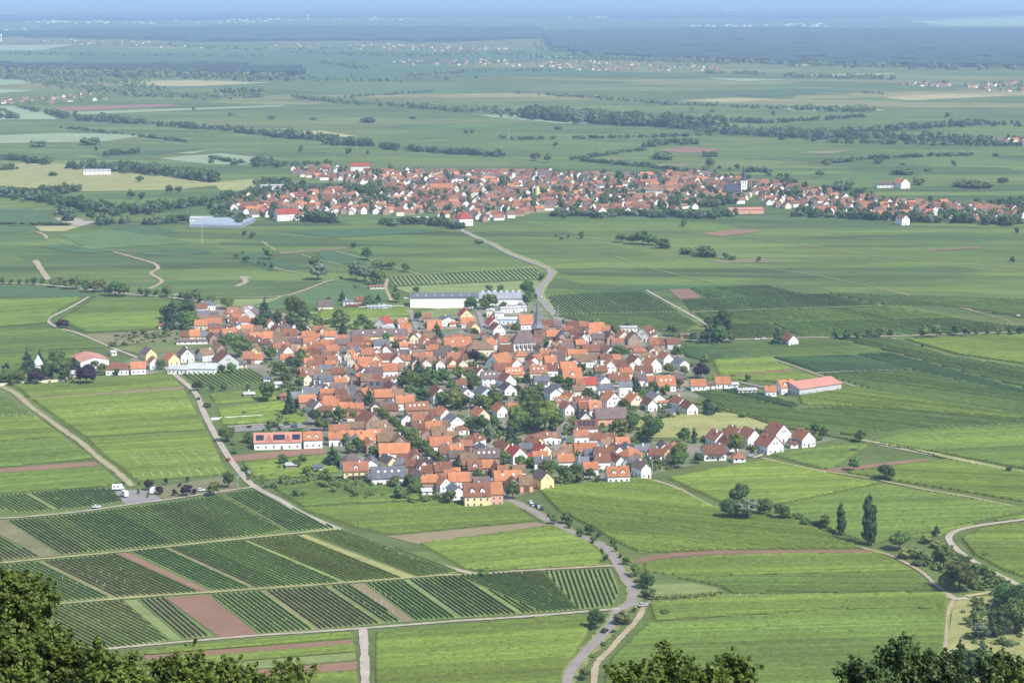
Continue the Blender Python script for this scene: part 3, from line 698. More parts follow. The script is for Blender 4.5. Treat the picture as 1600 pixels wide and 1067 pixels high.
ROADS = [
 ('verge', 7.5, (0.18, 0.19, 0.075), [(793,780),(824,794),(861,815),(900,835),(934,849),(953,863),(967,881),(978,899),(992,921),(989,942),(968,955),(957,976),(935,1000),(912,1025),(892,1050),(880,1085)]),
 ('road', 5.2, ASPH, [(793,780),(824,794),(861,815),(900,835),(934,849),(953,863),(965,881),(974,899),(989,921),(986,942),(965,955),(956,976),(934,1000),(910,1025),(891,1050),(880,1085)]),
 ('road', 5.0, CONC, [(214,559),(257,574),(268,582),(304,613),(319,646),(337,681),(359,717),(380,744),(400,762),(440,783),(470,801),(520,823),(560,839),(610,858),(660,876),(720,892),(747,898)]),
 ('track', 3.6, CONC, [(139,464),(110,481),(80,496),(76,503),(90,512),(124,522),(169,541),(214,559)]),
 ('track', 6.0, GRASSY, [(0,604),(51,638),(101,674),(126,691),(152,714),(182,737),(207,760)]),
 ('track', 2.6, DUST, [(0,604),(51,638),(101,674),(126,691),(152,714),(182,737),(207,760)]),
 ('track', 3.2, CONC, [(0,810),(60,806),(130,799),(200,789),(260,781),(300,775),(345,768),(398,761)]),
 ('grass_strip', 3.6, (0.27,0.26,0.12), [(-10,880),(60,874),(190,862),(300,850),(425,837),(535,826)]),
 ('grass_strip', 3.2, (0.27,0.26,0.12), [(40,948),(120,941),(230,932),(350,924),(480,915),(600,906),(690,899),(747,898)]),
 ('track', 3.2, CONC, [(95,1024),(160,1015),(230,1008),(320,1000),(405,993),(480,988),(550,983),(630,977),(720,970),(800,965),(900,957),(968,951)]),
 ('track', 4.6, (0.34,0.29,0.25), [(567,982),(569,1010),(570,1040),(571,1085)]),
 ('track', 3.4, DUST, [(747,898),(800,893),(870,889),(940,885),(964,884)]),
 ('track', 3.6, DUST, [(1006,948),(998,965),(986,979),(968,998),(953,1016),(938,1030),(930,1045),(927,1085)]),
 ('road', 4.4, ASPH, [(989,944),(1003,945),(1018,941)]),
 ('track', 3.2, DUST, [(1008,748),(1040,756),(1065,766),(1090,780),(1115,793)]),
 ('grass_strip', 2.6, GRASSY, [(1115,793),(1150,806),(1200,814),(1245,822),(1290,836),(1350,857)]),
 ('track', 2.8, DUST, [(1350,857),(1385,866),(1410,877),(1440,894),(1460,912),(1478,926),(1492,935)]),
 ('track', 5.0, CONC, [(1478,927),(1492,936),(1512,934)]),
 ('track', 4.0, GRASSY, [(1490,938),(1480,960),(1478,985),(1478,1010),(1474,1035)]),
 ('track', 1.6, DUST, [(1490,938),(1480,960),(1478,985),(1478,1010),(1474,1035)]),
 ('grass_strip', 4, (0.34,0.30,0.15), [(1510,932),(1545,926),(1600,918)]),
 ('road', 4.4, CONC, [(1640,806),(1600,812),(1540,820),(1500,828),(1483,838),(1488,852),(1510,870),(1540,888),(1572,904),(1610,918)]),
 ('grass_strip', 3.6, GRASSY, [(1190,716),(1235,726),(1280,735),(1350,746),(1400,756),(1450,766),(1510,776),(1560,786),(1620,797)]),
 ('track', 1.6, DUST, [(1190,716),(1235,726),(1280,735),(1350,746),(1400,756),(1450,766),(1510,776),(1560,786),(1620,797)]),
 ('grass_strip', 8, (0.27,0.26,0.12), [(1345,688),(1400,698),(1480,714),(1540,727),(1620,745)]),
 ('track', 2.2, CONC, [(1345,690),(1400,701),(1480,717),(1540,730),(1620,748)]),
 ('track', 2.5, DUST, [(1205,560),(1250,576),(1290,590),(1340,605),(1400,620),(1500,640),(1600,658)]),
 ('track', 2.5, CONC, [(1275,583),(1340,580),(1412,578)]),
 ('grass_strip', 3, GRASSY, [(1330,555),(1380,567),(1430,580),(1520,600),(1600,617)]),
 ('track', 3.2, CONC, [(1395,529),(1420,538),(1460,551),(1520,563),(1600,578)]),
 ('road', 4.5, CONC, [(1020,526),(1060,531),(1100,532),(1150,531),(1200,530),(1260,528),(1340,527),(1420,525),(1500,522),(1600,519)]),
 ('track', 3.4, CONC, [(1010,454),(1035,468),(1060,482),(1085,496),(1112,512)]),
 ('track', 2.4, GRASSY, [(1062,489),(1200,484),(1386,478)]),
 ('track', 2.2, GRASSY, [(1108,509),(1250,504),(1350,500),(1500,496)]),
 ('track', 2.6, GRASSY, [(960,400),(1000,415),(1060,430),(1110,441)]),
 ('track', 2.6, GRASSY, [(1110,412),(1240,425),(1386,454),(1440,466),(1493,479),(1564,498),(1600,508)]),
 ('track', 3.4, DUST, [(1386,454),(1440,466),(1493,479),(1530,488)]),
 ('verge', 8.5, GRASSY, [(875,500),(857,480),(845,463),(845,452),(858,435),(863,425),(850,416),(826,406),(797,396),(770,382),(744,371),(718,359),(690,349)]),
 ('road', 6.2, (0.22,0.205,0.195), [(880,506),(875,500),(857,480),(843,463),(842,452),(857,435),(860,425),(846,417),(822,408),(794,397),(768,383),(743,371.6),(718,359),(690,349),(680,344)]),
 ('road', 6.5, CONC, [(-10,443),(60,445),(130,452),(200,460),(260,465),(310,471),(345,480)]),
 ('track', 5, DUST, [(177,394),(210,403),(240,412),(247,420),(236,428),(253,440),(233,452)]),
 ('track', 8, DUST, [(55,407),(66,424),(76,438)]), ('track', 7, DUST, [(391,435),(379,433),(384,441),(369,448)]),
 ('track', 4, DUST, [(330,465),(431,464),(472,455),(512,440),(535,436)]), ('track', 4, GRASSY, [(439,464),(420,472),(401,480)]),
 ('track', 4, GRASSY, [(410,378),(430,392),(470,430),(440,422),(420,420)][:2]), ('track', 3.2, DUST, [(425,418),(450,424),(470,428)]),
 ('track', 3.5, GRASSY, [(470,398),(500,407),(535,415)]), ('track', 3.5, GRASSY, [(525,393),(560,402),(590,410),(640,425),(660,430)]),
 ('track', 4, DUST, [(606,436),(603,450),(610,466),(612,472)]), ('track', 2.6, DUST, [(605,433),(720,425),(840,419)]),
 ('road', 5, CONC, [(500,500),(570,494),(640,482),(690,484)]), ('road', 6, ASPH, [(640,484),(645,495),(650,510),(656,524)]),
 ('road', 6, ASPH, [(747,487),(752,500),(757,516)]), ('road', 4, CONC, [(70,356),(110,354),(160,352),(240,350),(300,346)]),
 ('track', 5, DUST, [(45,362),(58,363),(70,368),(73,374)]), ('track', 2.5, GRASSY, [(90,376),(110,383),(180,392),(300,400)]),
 ('track', 3, GRASSY, [(690,362),(860,368),(960,378),(1030,390)]), ('track', 2.5, GRASSY, [(810,352),(960,358),(1130,366),(1260,384),(1380,402),(1600,420)]),
 ('track', 4, DUST, [(120,200),(200,213),(310,230),(440,249)]), ('track', 4, DUST, [(0,255),(80,262),(160,272)]),
 ('track', 5, DUST, [(1000,262),(1100,258),(1240,250)]), ('track', 5, GRASSY, [(800,243),(880,242),(960,236),(1040,225)]),
 ('road', 6, (0.12,0.115,0.115), [(534,543),(542,572),(549,589),(553,612),(562,632),(585,655)]),
 ('road', 6, ASPH, [(575,618),(596,640),(614,658),(642,681),(672,707),(692,722),(725,736),(755,752),(785,774),(795,782)]),
 ('road', 6, ASPH, [(884,640),(883,660),(881,676),(878,692),(868,706)]), ('road', 5, ASPH, [(868,706),(850,720),(800,735),(765,752)]),
 ('road', 5, CONC, [(870,505),(900,522),(960,527),(1020,527)]), ('road', 5, ASPH, [(870,505),(872,520),(880,545),(890,570)]),
 ('track', 2.2, (0.30,0.27,0.2), [(444,571),(450,580),(458,592)]), ('track', 4, CONC, [(350,668),(400,664),(470,662),(520,660)]),
 ('track', 3, CONC, [(1176,716),(1188,712),(1195,704)]), ('road', 5, ASPH, [(1060,612),(1100,600),(1150,598),(1180,603),(1215,612)]),
]
# worn village ground under the houses
M_yard = mat('village_gardens_and_yards', (0.10, 0.14, 0.05), 0, 0.06, 0.2, second=(0.22, 0.19, 0.15), fine=(0.5, 0.25), coords='World')
poly_obj('village_ground', [(G(*p).x, G(*p).y) for p in [(170,575),(260,540),(250,515),(285,480),(380,470),(480,500),(640,500),(660,490),(850,470),(900,500),(1010,512),(1060,530),(1075,560),(1105,590),(1080,640),(990,655),
   (990,690),(1100,690),(1130,660),(1215,672),(1310,685),(1190,712),(1060,730),(985,750),(850,762),(790,782),(690,782),(600,760),(520,745),(480,700),(400,698),(390,680),(480,660),(470,620),(400,590),(300,585),(180,585)]], 0.025, M_yard)
poly_obj('old_town_courtyards', [(G(*p).x, G(*p).y) for p in [(280,500),(400,480),(480,510),(640,520),(760,520),(880,500),(1000,520),(960,570),(840,580),(800,570),(700,570),(640,590),(600,610),(720,690),(800,740),(720,765),(600,720),(480,690),(480,640),(520,600),(420,560),(290,530)]], 0.029,
         mat('cobbled_courts', (0.2, 0.175, 0.15), 0, 0.1, 0.25, second=(0.10, 0.12, 0.06), fine=(0.6, 0.2), coords='World'))
zr = zf + 0.01
for nm, w, c, pts in ROADS:
    zr += 0.0012
    ribbon(nm, pts, w * (1.0 if nm == 'verge' else 0.74), zr, M_road if nm == 'road' else (M_field if nm in ('verge', 'grass_strip') else M_dirt), c)

# pale stakes of young vine rows
mbs = MB()
def stakes(pts, rd, sp, along, h=1.6):
    W_ = [G(*p) for p in pts]; a, b = G(*rd[0]), G(*rd[1])
    for p0, p1 in rows_in(W_, (b.x - a.x, b.y - a.y), sp):
        L_ = np.linalg.norm(p1 - p0); d = (p1 - p0) / L_
        for s in np.arange(random.random() * 2, L_, along):
            x, y = p0 + d * s
            mbs.box(x - .07, x + .07, y - .07, y + .07, 0, h * random.uniform(.85, 1.15))
stakes([(192,712),(340,706),(346,722),(212,730)], ((240,708),(262,730)), 7, 4, 1.9)
stakes([(200,745),(330,733),(350,738),(350,744),(210,750)], ((230,742),(235,748)), 5, 2, 2.0)
stakes([(1020,940),(1200,930),(1230,936),(1020,950)], ((1020,944),(1040,950)), 6, 4, 2)
stakes([(0,650),(52,646),(55,650),(0,654)], ((0,652),(50,648)), 3, 4, 1.8)
stakes([(140,640),(290,630),(300,640),(150,652)], ((140,646),(290,636)), 7, 8, 1.9)
stakes([(80,905),(190,890),(220,915),(120,925)], ((140,898),(200,925)), 9, 7, 2.0)
stakes([(520,925),(600,920),(640,960),(600,970)], ((540,914),(620,965)), 7, 6, 2.0)
stakes([(570,800),(720,793),(760,795),(600,812)], ((570,806),(740,797)), 5, 9, 1.8)
o = link('trellis_posts', mbs.build('trellis_posts'), None, mat('pale_post', (0.62, 0.6, 0.55), 0.1, 1, 0.1))
tag(o, 'pale wooden trellis posts scattered along young vine rows', 'posts', None, 'stuff')

# ================================================================== buildings
def window_mesh(w, h, name):
    b = MB()
    t = 0.11; d = 0.07
    for (x0, x1, z0, z1) in ((-w/2, w/2, 0, t), (-w/2, w/2, h-t, h), (-w/2, -w/2+t, t, h-t), (w/2-t, w/2, t, h-t)):
        b.box(x0, x1, -d, 0.02, z0, z1, 0)
    b.add([(-w/2+t, -0.03, t), (w/2-t, -0.03, t), (w/2-t, -0.03, h-t), (-w/2+t, -0.03, h-t)], [(0, 1, 2, 3)], 1)
    me = b.build(name); me.materials.append(M_frame); me.materials.append(M_pane); return me
WIN = window_mesh(1.15, 1.45, 'window'); WIN_S = window_mesh(0.85, 0.95, 'window'); WIN_W = window_mesh(2.2, 1.5, 'window')
_b = MB(); _b.box(-.55, .55, -.06, .03, 0, 2.15); DOOR = _b.build('door'); DOOR.materials.append(M_wood)
_b = MB(); _b.box(-1.6, 1.6, -.07, .03, 0, 3.0); _b.box(-.03, .03, -.1, -.07, 0, 3.0); GATE = _b.build('gate'); GATE.materials.append(M_wood)
_b = MB(); _b.box(-.36, .36, -.36, .36, -1.2, 1.1); _b.box(-.44, .44, -.44, .44, 1.1, 1.22); CHIM = _b.build('chimney'); CHIM.materials.append(M_brick)
CHIM_W = CHIM.copy(); CHIM_W.materials[0] = WALL['w']
_b = MB(); _b.box(-.55, .55, -.7, .7, 0, .12, 0); _b.add([(-.45, -.6, .125), (.45, -.6, .125), (.45, .6, .125), (-.45, .6, .125)], [(0, 1, 2, 3)], 1)
SKYL = _b.build('skylight'); SKYL.materials.append(M_frame); SKYL.materials.append(mat('skylight_glass', (0.55, 0.6, 0.65), 0.1, 1, 0.05, rough=0.15, spec=0.6))
_b = MB(); _b.box(-1.0, 1.0, -.8, .8, 0, .08, 0); SOLAR = _b.build('solar_panel'); SOLAR.materials.append(M_solar)
HOUSE_POS = []
def put(name, me, parent, loc, rz=0.0, rx=0.0):
    o = bpy.data.objects.new(name, me); col.objects.link(o); o.parent = parent; o.location = loc; o.rotation_euler = (rx, 0, rz); return o
def facade_windows(root, L, W, he, hr, rz, cam_local, hip, opts, wall_key):
    """windows on every facade the viewer's side of the village can see"""
    floors = max(1, int((he - 0.6) / 2.55))
    for nx, ny, length, dist in ((0, -1, L, W / 2), (0, 1, L, W / 2), (1, 0, W, L / 2), (-1, 0, W, L / 2)):
        if nx * cam_local[0] + ny * cam_local[1] < 0.12: continue
        ang = math.atan2(nx, -ny)            # window mesh faces -y
        gable = nx != 0
        n = max(1, min(6, int(length / 2.9)))
        if 'barn' in opts: n = max(1, n // 2)
        tx, ty = -ny, nx
        for fl in range(floors):
            for i in range(n):
                if 'barn' in opts and random.random() < 0.45: continue
                if random.random() < 0.06: continue
                u = (i + 0.5) / n * length - length / 2
                if fl == 0 and i == n // 2 and (gable or random.random() < .5):
                    put('gate' if 'barn' in opts else 'door', GATE if 'barn' in opts else DOOR, root, (nx * dist + tx * u, ny * dist + ty * u, 0.02), ang); continue
                put('window', WIN, root, (nx * dist + tx * u, ny * dist + ty * u, 0.95 + fl * 2.65), ang)
        if gable and not hip and hr > 3.0:
            k = 2 if length > 9.5 and hr > 4 else 1
            for i in range(k):
                u = (i + .5) / k * 3.4 - 1.7 if k > 1 else 0
                put('window', WIN_S if k == 1 else WIN, root, (nx * dist + tx * u, ny * dist + ty * u, he + 0.55), ang)
def building(name, cx, cy, ang, L, W, he, pitch, rk, wk, opts='', hip=0.0, cat='house', phrase=None, px=None, label=None, windows=True, group=None):
    root = bpy.data.objects.new(name, None); col.objects.link(root)
    root.location = (cx, cy, 0.03); root.rotation_euler = (0, 0, R(ang))
    root.empty_display_size = 0.5
    tp = math.tan(R(pitch)); hr = W / 2 * tp
    # direction to the viewer in the building's own axes
    a = math.atan2(-cy, -cx) - R(ang); cl = (math.cos(a), math.sin(a))
    b = MB()
    h2 = W / 2; l2 = L / 2
    if not hip:
        v = [(-l2, -h2, 0), (l2, -h2, 0), (l2, h2, 0), (-l2, h2, 0), (-l2, -h2, he), (l2, -h2, he), (l2, h2, he), (-l2, h2, he), (-l2, 0, he + hr - .02), (l2, 0, he + hr - .02)]
        b.add(v, [(0, 1, 5, 4), (1, 2, 6, 9, 5), (2, 3, 7, 6), (3, 0, 4, 8, 7)])
    else:
        b.box(-l2, l2, -h2, h2, 0, he)
    link('wall', b.build('wall'), root, WALL[wk])
    b = MB()
    if not hip:
        oe, og, t = 0.55, 0.4, 0.24
        yo = h2 + oe; zo = he - oe * tp
        prof = [(-yo, zo + t), (0, he + hr + t), (yo, zo + t), (yo, zo), (0, he + hr), (-yo, zo)]
        v = [(-l2 - og, y, z) for y, z in prof] + [(l2 + og, y, z) for y, z in prof]
        f = [(i, 6 + i, 6 + (i + 1) % 6, (i + 1) % 6) for i in range(6)] + [(0, 1, 4, 5), (1, 2, 3, 4), (11, 10, 7, 6), (10, 9, 8, 7)]
        b.add(v, f)
    else:
        oe, t = 0.6, 0.22
        x0, y0 = l2 + oe, h2 + oe
        rl = max(0.2, l2 - h2 * hip); zr = he + (h2) * tp; zb = he - 0.05
        v = [(-x0, -y0, zb), (x0, -y0, zb), (x0, y0, zb), (-x0, y0, zb), (-x0, -y0, zb + t), (x0, -y0, zb + t), (x0, y0, zb + t), (-x0, y0, zb + t), (-rl, 0, zr + t), (rl, 0, zr + t)]
        b.add(v, [(3, 2, 1, 0), (0, 1, 5, 4), (1, 2, 6, 5), (2, 3, 7, 6), (3, 0, 4, 7), (4, 5, 9, 8), (5, 6, 9), (6, 7, 8, 9), (7, 4, 8)])
        hr = h2 * tp
    roof = link('roof', b.build('roof'), root, ROOF[rk])
    if windows: facade_windows(root, L, W, he, hr, ang, cl, hip, opts, wk)
    sgn = -1 if cl[1] < 0 else 1             # the slope that faces the viewer
    if 'barn' not in opts and 'nochim' not in opts and L > 6:
        u = random.uniform(-.3, .3) * L
        put('chimney', CHIM_W if random.random() < .35 else CHIM, roof, (u, random.uniform(-.15, .15) * W, he + hr * 0.8 + 0.3))
    import re as _re
    for key, cnt in _re.findall(r'([kdsB])(\d)', opts):
        cnt = int(cnt)
        for i in range(cnt):
            u = ((i + .5) / cnt - .5) * L * .8
            fr = 0.5
            y = sgn * h2 * (1 - fr); z = he + hr * fr + .25
            if key == 'k': put('skylight', SKYL, root, (u, y, z), 0, -sgn * math.atan(tp) * 1.0)
            if key == 's':
                for q in range(2):
                    fr = 0.35 + .33 * q
                    put('solar_panel', SOLAR, root, (u, sgn * h2 * (1 - fr), he + hr * fr + .33), 0, -sgn * math.atan(tp))
            if key == 'd':
                dm = MB(); dw = 1.15; dz = hr * .42; y0 = sgn * h2 * .80; y1 = sgn * h2 * .12; zb = he + hr * .12
                v = [(-dw, y0, zb), (dw, y0, zb), (dw, y0, zb + dz), (-dw, y0, zb + dz), (0, y0, zb + dz + 1.0), (-dw, y1, zb), (dw, y1, zb), (dw, y1, zb + dz), (-dw, y1, zb + dz), (0, y1, zb + dz + 1.0)]
                dm.add(v, [(0, 1, 2, 4, 3), (0, 3, 8, 5), (1, 6, 7, 2)], 0)
                e = .25
                v = [(-dw - e, y0 + sgn * .3, zb + dz - .2), (0, y0 + sgn * .3, zb + dz + 1.12), (dw + e, y0 + sgn * .3, zb + dz - .2), (-dw - e, y1, zb + dz - .2), (0, y1, zb + dz + 1.12), (dw + e, y1, zb + dz - .2)]
                dm.add(v, [(0, 1, 4, 3), (1, 2, 5, 4)], 1)
                dm.add([(p[0], p[1], p[2] - .12) for p in v], [(3, 4, 1, 0), (4, 5, 2, 1)], 1)
                dm.v = [(p[0] + u, p[1], p[2]) for p in dm.v]
                do = link('dormer', dm.build('dormer'), root, [WALL['w'], ROOF[rk]])
                put('window', WIN_S, do, (u, y0 + sgn * .01, zb + .35), 0 if sgn < 0 else math.pi)
    if 'B' in opts:   # timber balcony on the side towards the viewer
        bb = MB(); y = -h2 if cl[1] < 0 else h2; s = -1 if y < 0 else 1
        ya, yb = sorted((y, y + s * 1.3)); x = l2 * .7
        bb.box(-x, x, ya, yb, 2.75, 2.9)
        ya, yb = sorted((y + s * 1.22, y + s * 1.3)); bb.box(-x, x, ya, yb, 2.9, 3.75)
        link('balcony', bb.build('balcony'), root, M_wood)
    HOUSE_POS.append((cx, cy, max(L, W) / 2))
    if px is None: px = proj((cx, cy, he))
    if label:
        root['label'] = label; root['category'] = cat
        if group: root['group'] = group
    else:
        register(root, phrase, px[0], px[1], cat, group)
    return root

def H(reg, zx, zy, zw, ang, rk, wk, opts='', he=None, W=None, L=None, pitch=None, hip=0.0, cat=None, label=None, name=None):
    x, y = RP(reg, zx, zy)
    barn = ('barn' in opts) or (wk == 'n' and random.random() < .55)
    if barn and 'barn' not in opts: opts += ' barn'
    low = 'low' in opts
    if he is None: he = 2.6 if low else (4.3 if barn else random.choice([3.9, 4.4, 4.7, 5.0]))
    p = G(x, y, he)
    m = mpp(p)
    wm = zw / REG[reg][2] * m * (1.0 if label or low else .93)
    gabled = 45 < ang % 180 < 135
    if gabled:
        c = abs(math.sin(R(ang)))
        W = W or min(max(wm / max(c, .6), 6.0), 15.0); L = L or max(11.5, W * 1.15)
    else:
        L = L or wm / max(abs(math.cos(R(ang))), .6); W = W or (7.0 if low else min(9.2, max(6.5, L * 0.8)))
    if pitch is None: pitch = 12 if low or rk == 'g' else ((44 if gabled else 41) if rk not in 's' else 36)
    a2 = ang + (8 if not gabled else 0) + random.uniform(-4, 4)
    if cat is None: cat = 'shed' if low else ('barn' if barn else 'house')
    look = f"{ROOF_WORD[rk]} {WALL_WORD[wk]}"
    feat = ''
    if gabled and not hip: feat = ' gable front'
    elif hip: feat = ' hipped'
    elif zw / REG[reg][2] > 33: feat = ' long'
    extra = {'k': ' with skylights', 'd': ' with dormers', 's': ' with solar panels', 'B': ' with balcony'}
    ex = next((extra[c] for c in 'dksB' if any(t[0] == c and t[1:].isdigit() for t in opts.split()) or (c == 'B' and 'B' in opts.split())), '')
    if not gabled and not low and not label and not hip and cat in ('house', 'barn') and L > 12.5 and 'k' not in opts.replace('barn', '') and 's' not in opts and random.random() < .75:
        f = random.uniform(.52, .64); ca, sa = math.cos(R(a2)), math.sin(R(a2)); L2 = L * (1 - f); s = random.choice([-1, 1])
        rk2 = random.choice([c for c in 'otbmbdt' if c != rk]); wk2 = random.choice('wcnn'); he2 = he + random.uniform(-1.0, .5); off = random.uniform(-1.2, 1.2)
        q = Vector((p.x + ca * s * (L * f / 2 + .06) - sa * off, p.y + sa * s * (L * f / 2 + .06) + ca * off, 0))
        building('outbuilding', q.x, q.y, a2 + (90 if random.random() < .22 else 0) * 1.0 + random.uniform(-2, 2), L2, random.uniform(.75, .95) * W, he2, pitch - 2, rk2, wk2, 'barn', 0, 'outbuilding', f"{ROOF_WORD[rk2]} {WALL_WORD[wk2]} outbuilding")  # second half of the split house, itself a house despite its object name
        p = Vector((p.x - ca * s * L2 / 2, p.y - sa * s * L2 / 2, 0)); L = L * f
    nm = name or {'shed': 'low_shed', 'barn': 'barn', 'house': 'house', 'hall': 'hall'}[cat]
    return building(nm, p.x, p.y, a2, L, W, he, pitch, rk, wk, opts, hip, cat, f"{look}{feat} {cat}{ex}", (x, y), label)

def HS(reg, rows):
    for r in rows:
        kw = {}
        t = list(r)
        if isinstance(t[-1], dict): kw = t.pop()
        H(reg, *t, **kw)

HS('A', [(455,215,90,5,'b','c'),(515,190,110,0,'s','w',{'hip':.8}),(505,275,180,0,'s','w'),(735,255,150,0,'t','c','d1',{'he':6.5}),(840,222,80,95,'g','w'),(885,265,90,80,'d','w'),
 (560,345,130,0,'o','n'),(450,355,110,0,'o','c'),(765,325,170,0,'t','w'),(760,372,80,100,'s','w'),(870,400,180,0,'o','w'),(1020,345,50,112,'o','w'),(1085,410,110,112,'b','n'),
 (985,425,80,0,'m','c'),(360,445,165,0,'o','y'),(475,450,70,0,'s','w'),(570,432,100,0,'o','w'),(675,430,120,20,'o','c','d1'),(770,455,80,0,'d','n'),(390,490,290,0,'d','w','low'),
 (545,465,80,112,'b','n'),(1040,460,150,0,'o','c'),(910,462,110,0,'o','w'),(870,490,110,0,'b','n'),(1180,435,140,0,'b','n'),(1335,445,100,0,'o','c'),
 (1130,500,170,0,'m','n'),(1240,500,100,0,'d','n'),(1355,500,120,0,'o','w'),(1125,545,110,0,'t','w'),(1150,567,80,115,'t','w'),(905,570,80,92,'m','y'),
 (1285,575,100,0,'o','c'),(1390,545,130,0,'t','n'),(1390,600,110,0,'b','n'),(1165,640,120,0,'o','w'),(880,630,170,0,'t','n'),(600,555,90,115,'m','n'),
 (490,600,110,25,'m','w'),(650,650,160,112,'b','g','barn',{'W':15,'he':5.5,'pitch':38}),(280,715,170,-14,'g','w','low',{'W':14,'he':3.6}),(470,705,240,-10,'g','w','low',{'W':20,'he':4}),
 (200,640,95,118,'o','y'),(320,605,110,115,'d','w','B'),(10,595,90,118,'d','y'),(55,665,85,112,'o','w'),(1345,670,80,0,'o','c'),(1410,650,120,0,'b','n'),(1390,700,110,0,'b','n'),
 (1380,765,160,15,'m','c'),(1320,795,65,110,'o','c'),(1300,745,60,0,'t','n'),(1430,800,100,0,'s','w'),(1455,875,85,115,'s','w'),(1385,880,60,100,'b','w'),(1370,920,170,0,'s','n'),(1265,955,140,12,'s','w'),
 (1330,990,150,5,'o','n'),(1400,1030,85,120,'d','w'),(790,680,70,0,'s','c','low'),(1000,800,70,10,'s','w','low'),(1085,845,60,10,'g','w','low'),(135,360,80,0,'t','c','low'),(850,930,90,0,'g','n','low'),(1140,945,60,0,'t','n','low')])
HS('B', [(150,250,130,0,'d','c','barn',{'he':3.8}),(355,215,110,0,'s','w','low',{'he':3.4}),(440,205,80,0,'b','n'),(375,250,110,0,'b','n','low'),(600,258,200,0,'g','w','low'),(580,90,120,0,'m','c','low'),
 (640,395,95,62,'r','w'),(678,428,95,98,'g','w'),(795,392,85,0,'o','w','d1'),(820,436,90,0,'o','w'),(1000,345,65,0,'t','n'),(1060,440,125,0,'o','w','barn',{'W':14}),(1165,365,120,100,'s','w',{'pitch':25}),
 (1225,395,80,0,'o','c','low'),(1320,330,120,100,'r','y'),(1340,390,120,0,'o','w'),(1382,430,85,112,'o','y'),(600,495,390,0,'d','y','k4',{'L':42,'label':'long yellow terrace with dark roof and skylights above the old town'}),(825,470,70,0,'o','c'),(885,510,60,100,'m','c'),
 (985,545,80,112,'o','c'),(1085,545,90,100,'m','n'),(1250,580,225,3,'o','w','k2',{'W':13,'label':'big orange tiled hall with white dormer gables behind the copper beech','cat':'hall'}),(1440,605,220,-5,'m','c','nochim',{'W':13,'he':7.5,'hip':.8,'pitch':36,'label':'long mossy roofed cream old school with two rows of windows','cat':'house'}),
 (810,585,90,0,'o','w'),(895,605,95,0,'b','w','d1'),(1040,615,110,0,'o','c'),(1150,620,90,0,'d','n'),(190,500,110,0,'o','w'),(280,530,100,0,'o','w'),(300,565,120,0,'d','n'),(450,550,160,0,'b','n'),(390,600,130,0,'b','c'),(405,625,90,0,'s','c'),
 (205,620,110,10,'o','w'),(240,668,60,100,'o','w'),(150,570,70,0,'o','n'),(620,572,140,0,'s','w'),(655,618,95,92,'b','w'),(490,615,90,0,'b','n'),(530,650,180,3,'t','n'),(650,690,130,0,'b','w'),(570,700,100,100,'o','c'),
 (360,660,80,80,'o','c'),(385,705,80,80,'o','c'),(480,725,130,0,'o','c'),(750,700,100,95,'b','w'),(780,655,110,0,'d','w'),(820,700,80,0,'t','c'),(930,680,100,0,'t','c'),(905,722,75,98,'d','c'),(1000,722,80,92,'t','w'),(1110,728,80,92,'t','w'),
 (1070,665,170,0,'d','n','barn'),(1250,690,180,0,'t','c'),(1210,722,70,100,'t','c'),(1290,728,80,100,'t','c'),(450,775,110,0,'o','w'),(640,785,230,3,'o','w'),(790,762,60,0,'m','w'),(720,850,130,0,'m','w','low'),(740,905,100,-20,'g','w','low'),
 (450,795,75,112,'d','w'),(560,810,140,0,'d','n'),(530,865,180,0,'m','n'),(650,895,100,0,'b','n'),(560,925,140,0,'d','n','s2'),(475,985,100,72,'o','n'),(670,1000,240,3,'o','n'),(810,1050,160,3,'o','w'),(700,945,110,115,'b','n'),
 (130,700,110,0,'b','n'),(210,705,90,0,'t','n'),(150,775,110,0,'s','n'),(250,810,110,0,'b','n'),(125,835,120,0,'m','c'),(160,870,130,0,'s','w'),(275,885,105,5,'o','n'),(250,935,120,0,'d','n'),(140,940,75,112,'b','w'),(160,985,100,0,'o','n'),
 (280,990,100,0,'b','n'),(200,1050,140,0,'o','n'),(320,1050,100,0,'b','n'),(70,740,110,0,'b','n'),(60,820,100,0,'d','n'),(60,600,110,0,'t','n'),(1085,985,125,115,'b','w',{'he':5.6}),(1285,905,90,0,'b','w'),(1310,975,120,112,'s','w'),(1370,1010,90,-25,'g','w','low'),
 (1478,970,110,112,'s','l',{'label':'pale blue gabled house with slate roof among garden trees'}),(1430,800,80,115,'b','w'),(1330,800,100,0,'b','c'),(1200,760,70,0,'o','n','low'),(870,840,60,0,'t','w','low'),(420,850,70,75,'o','n'),(585,745,70,0,'t','n'),(720,620,60,0,'d','n','low')])
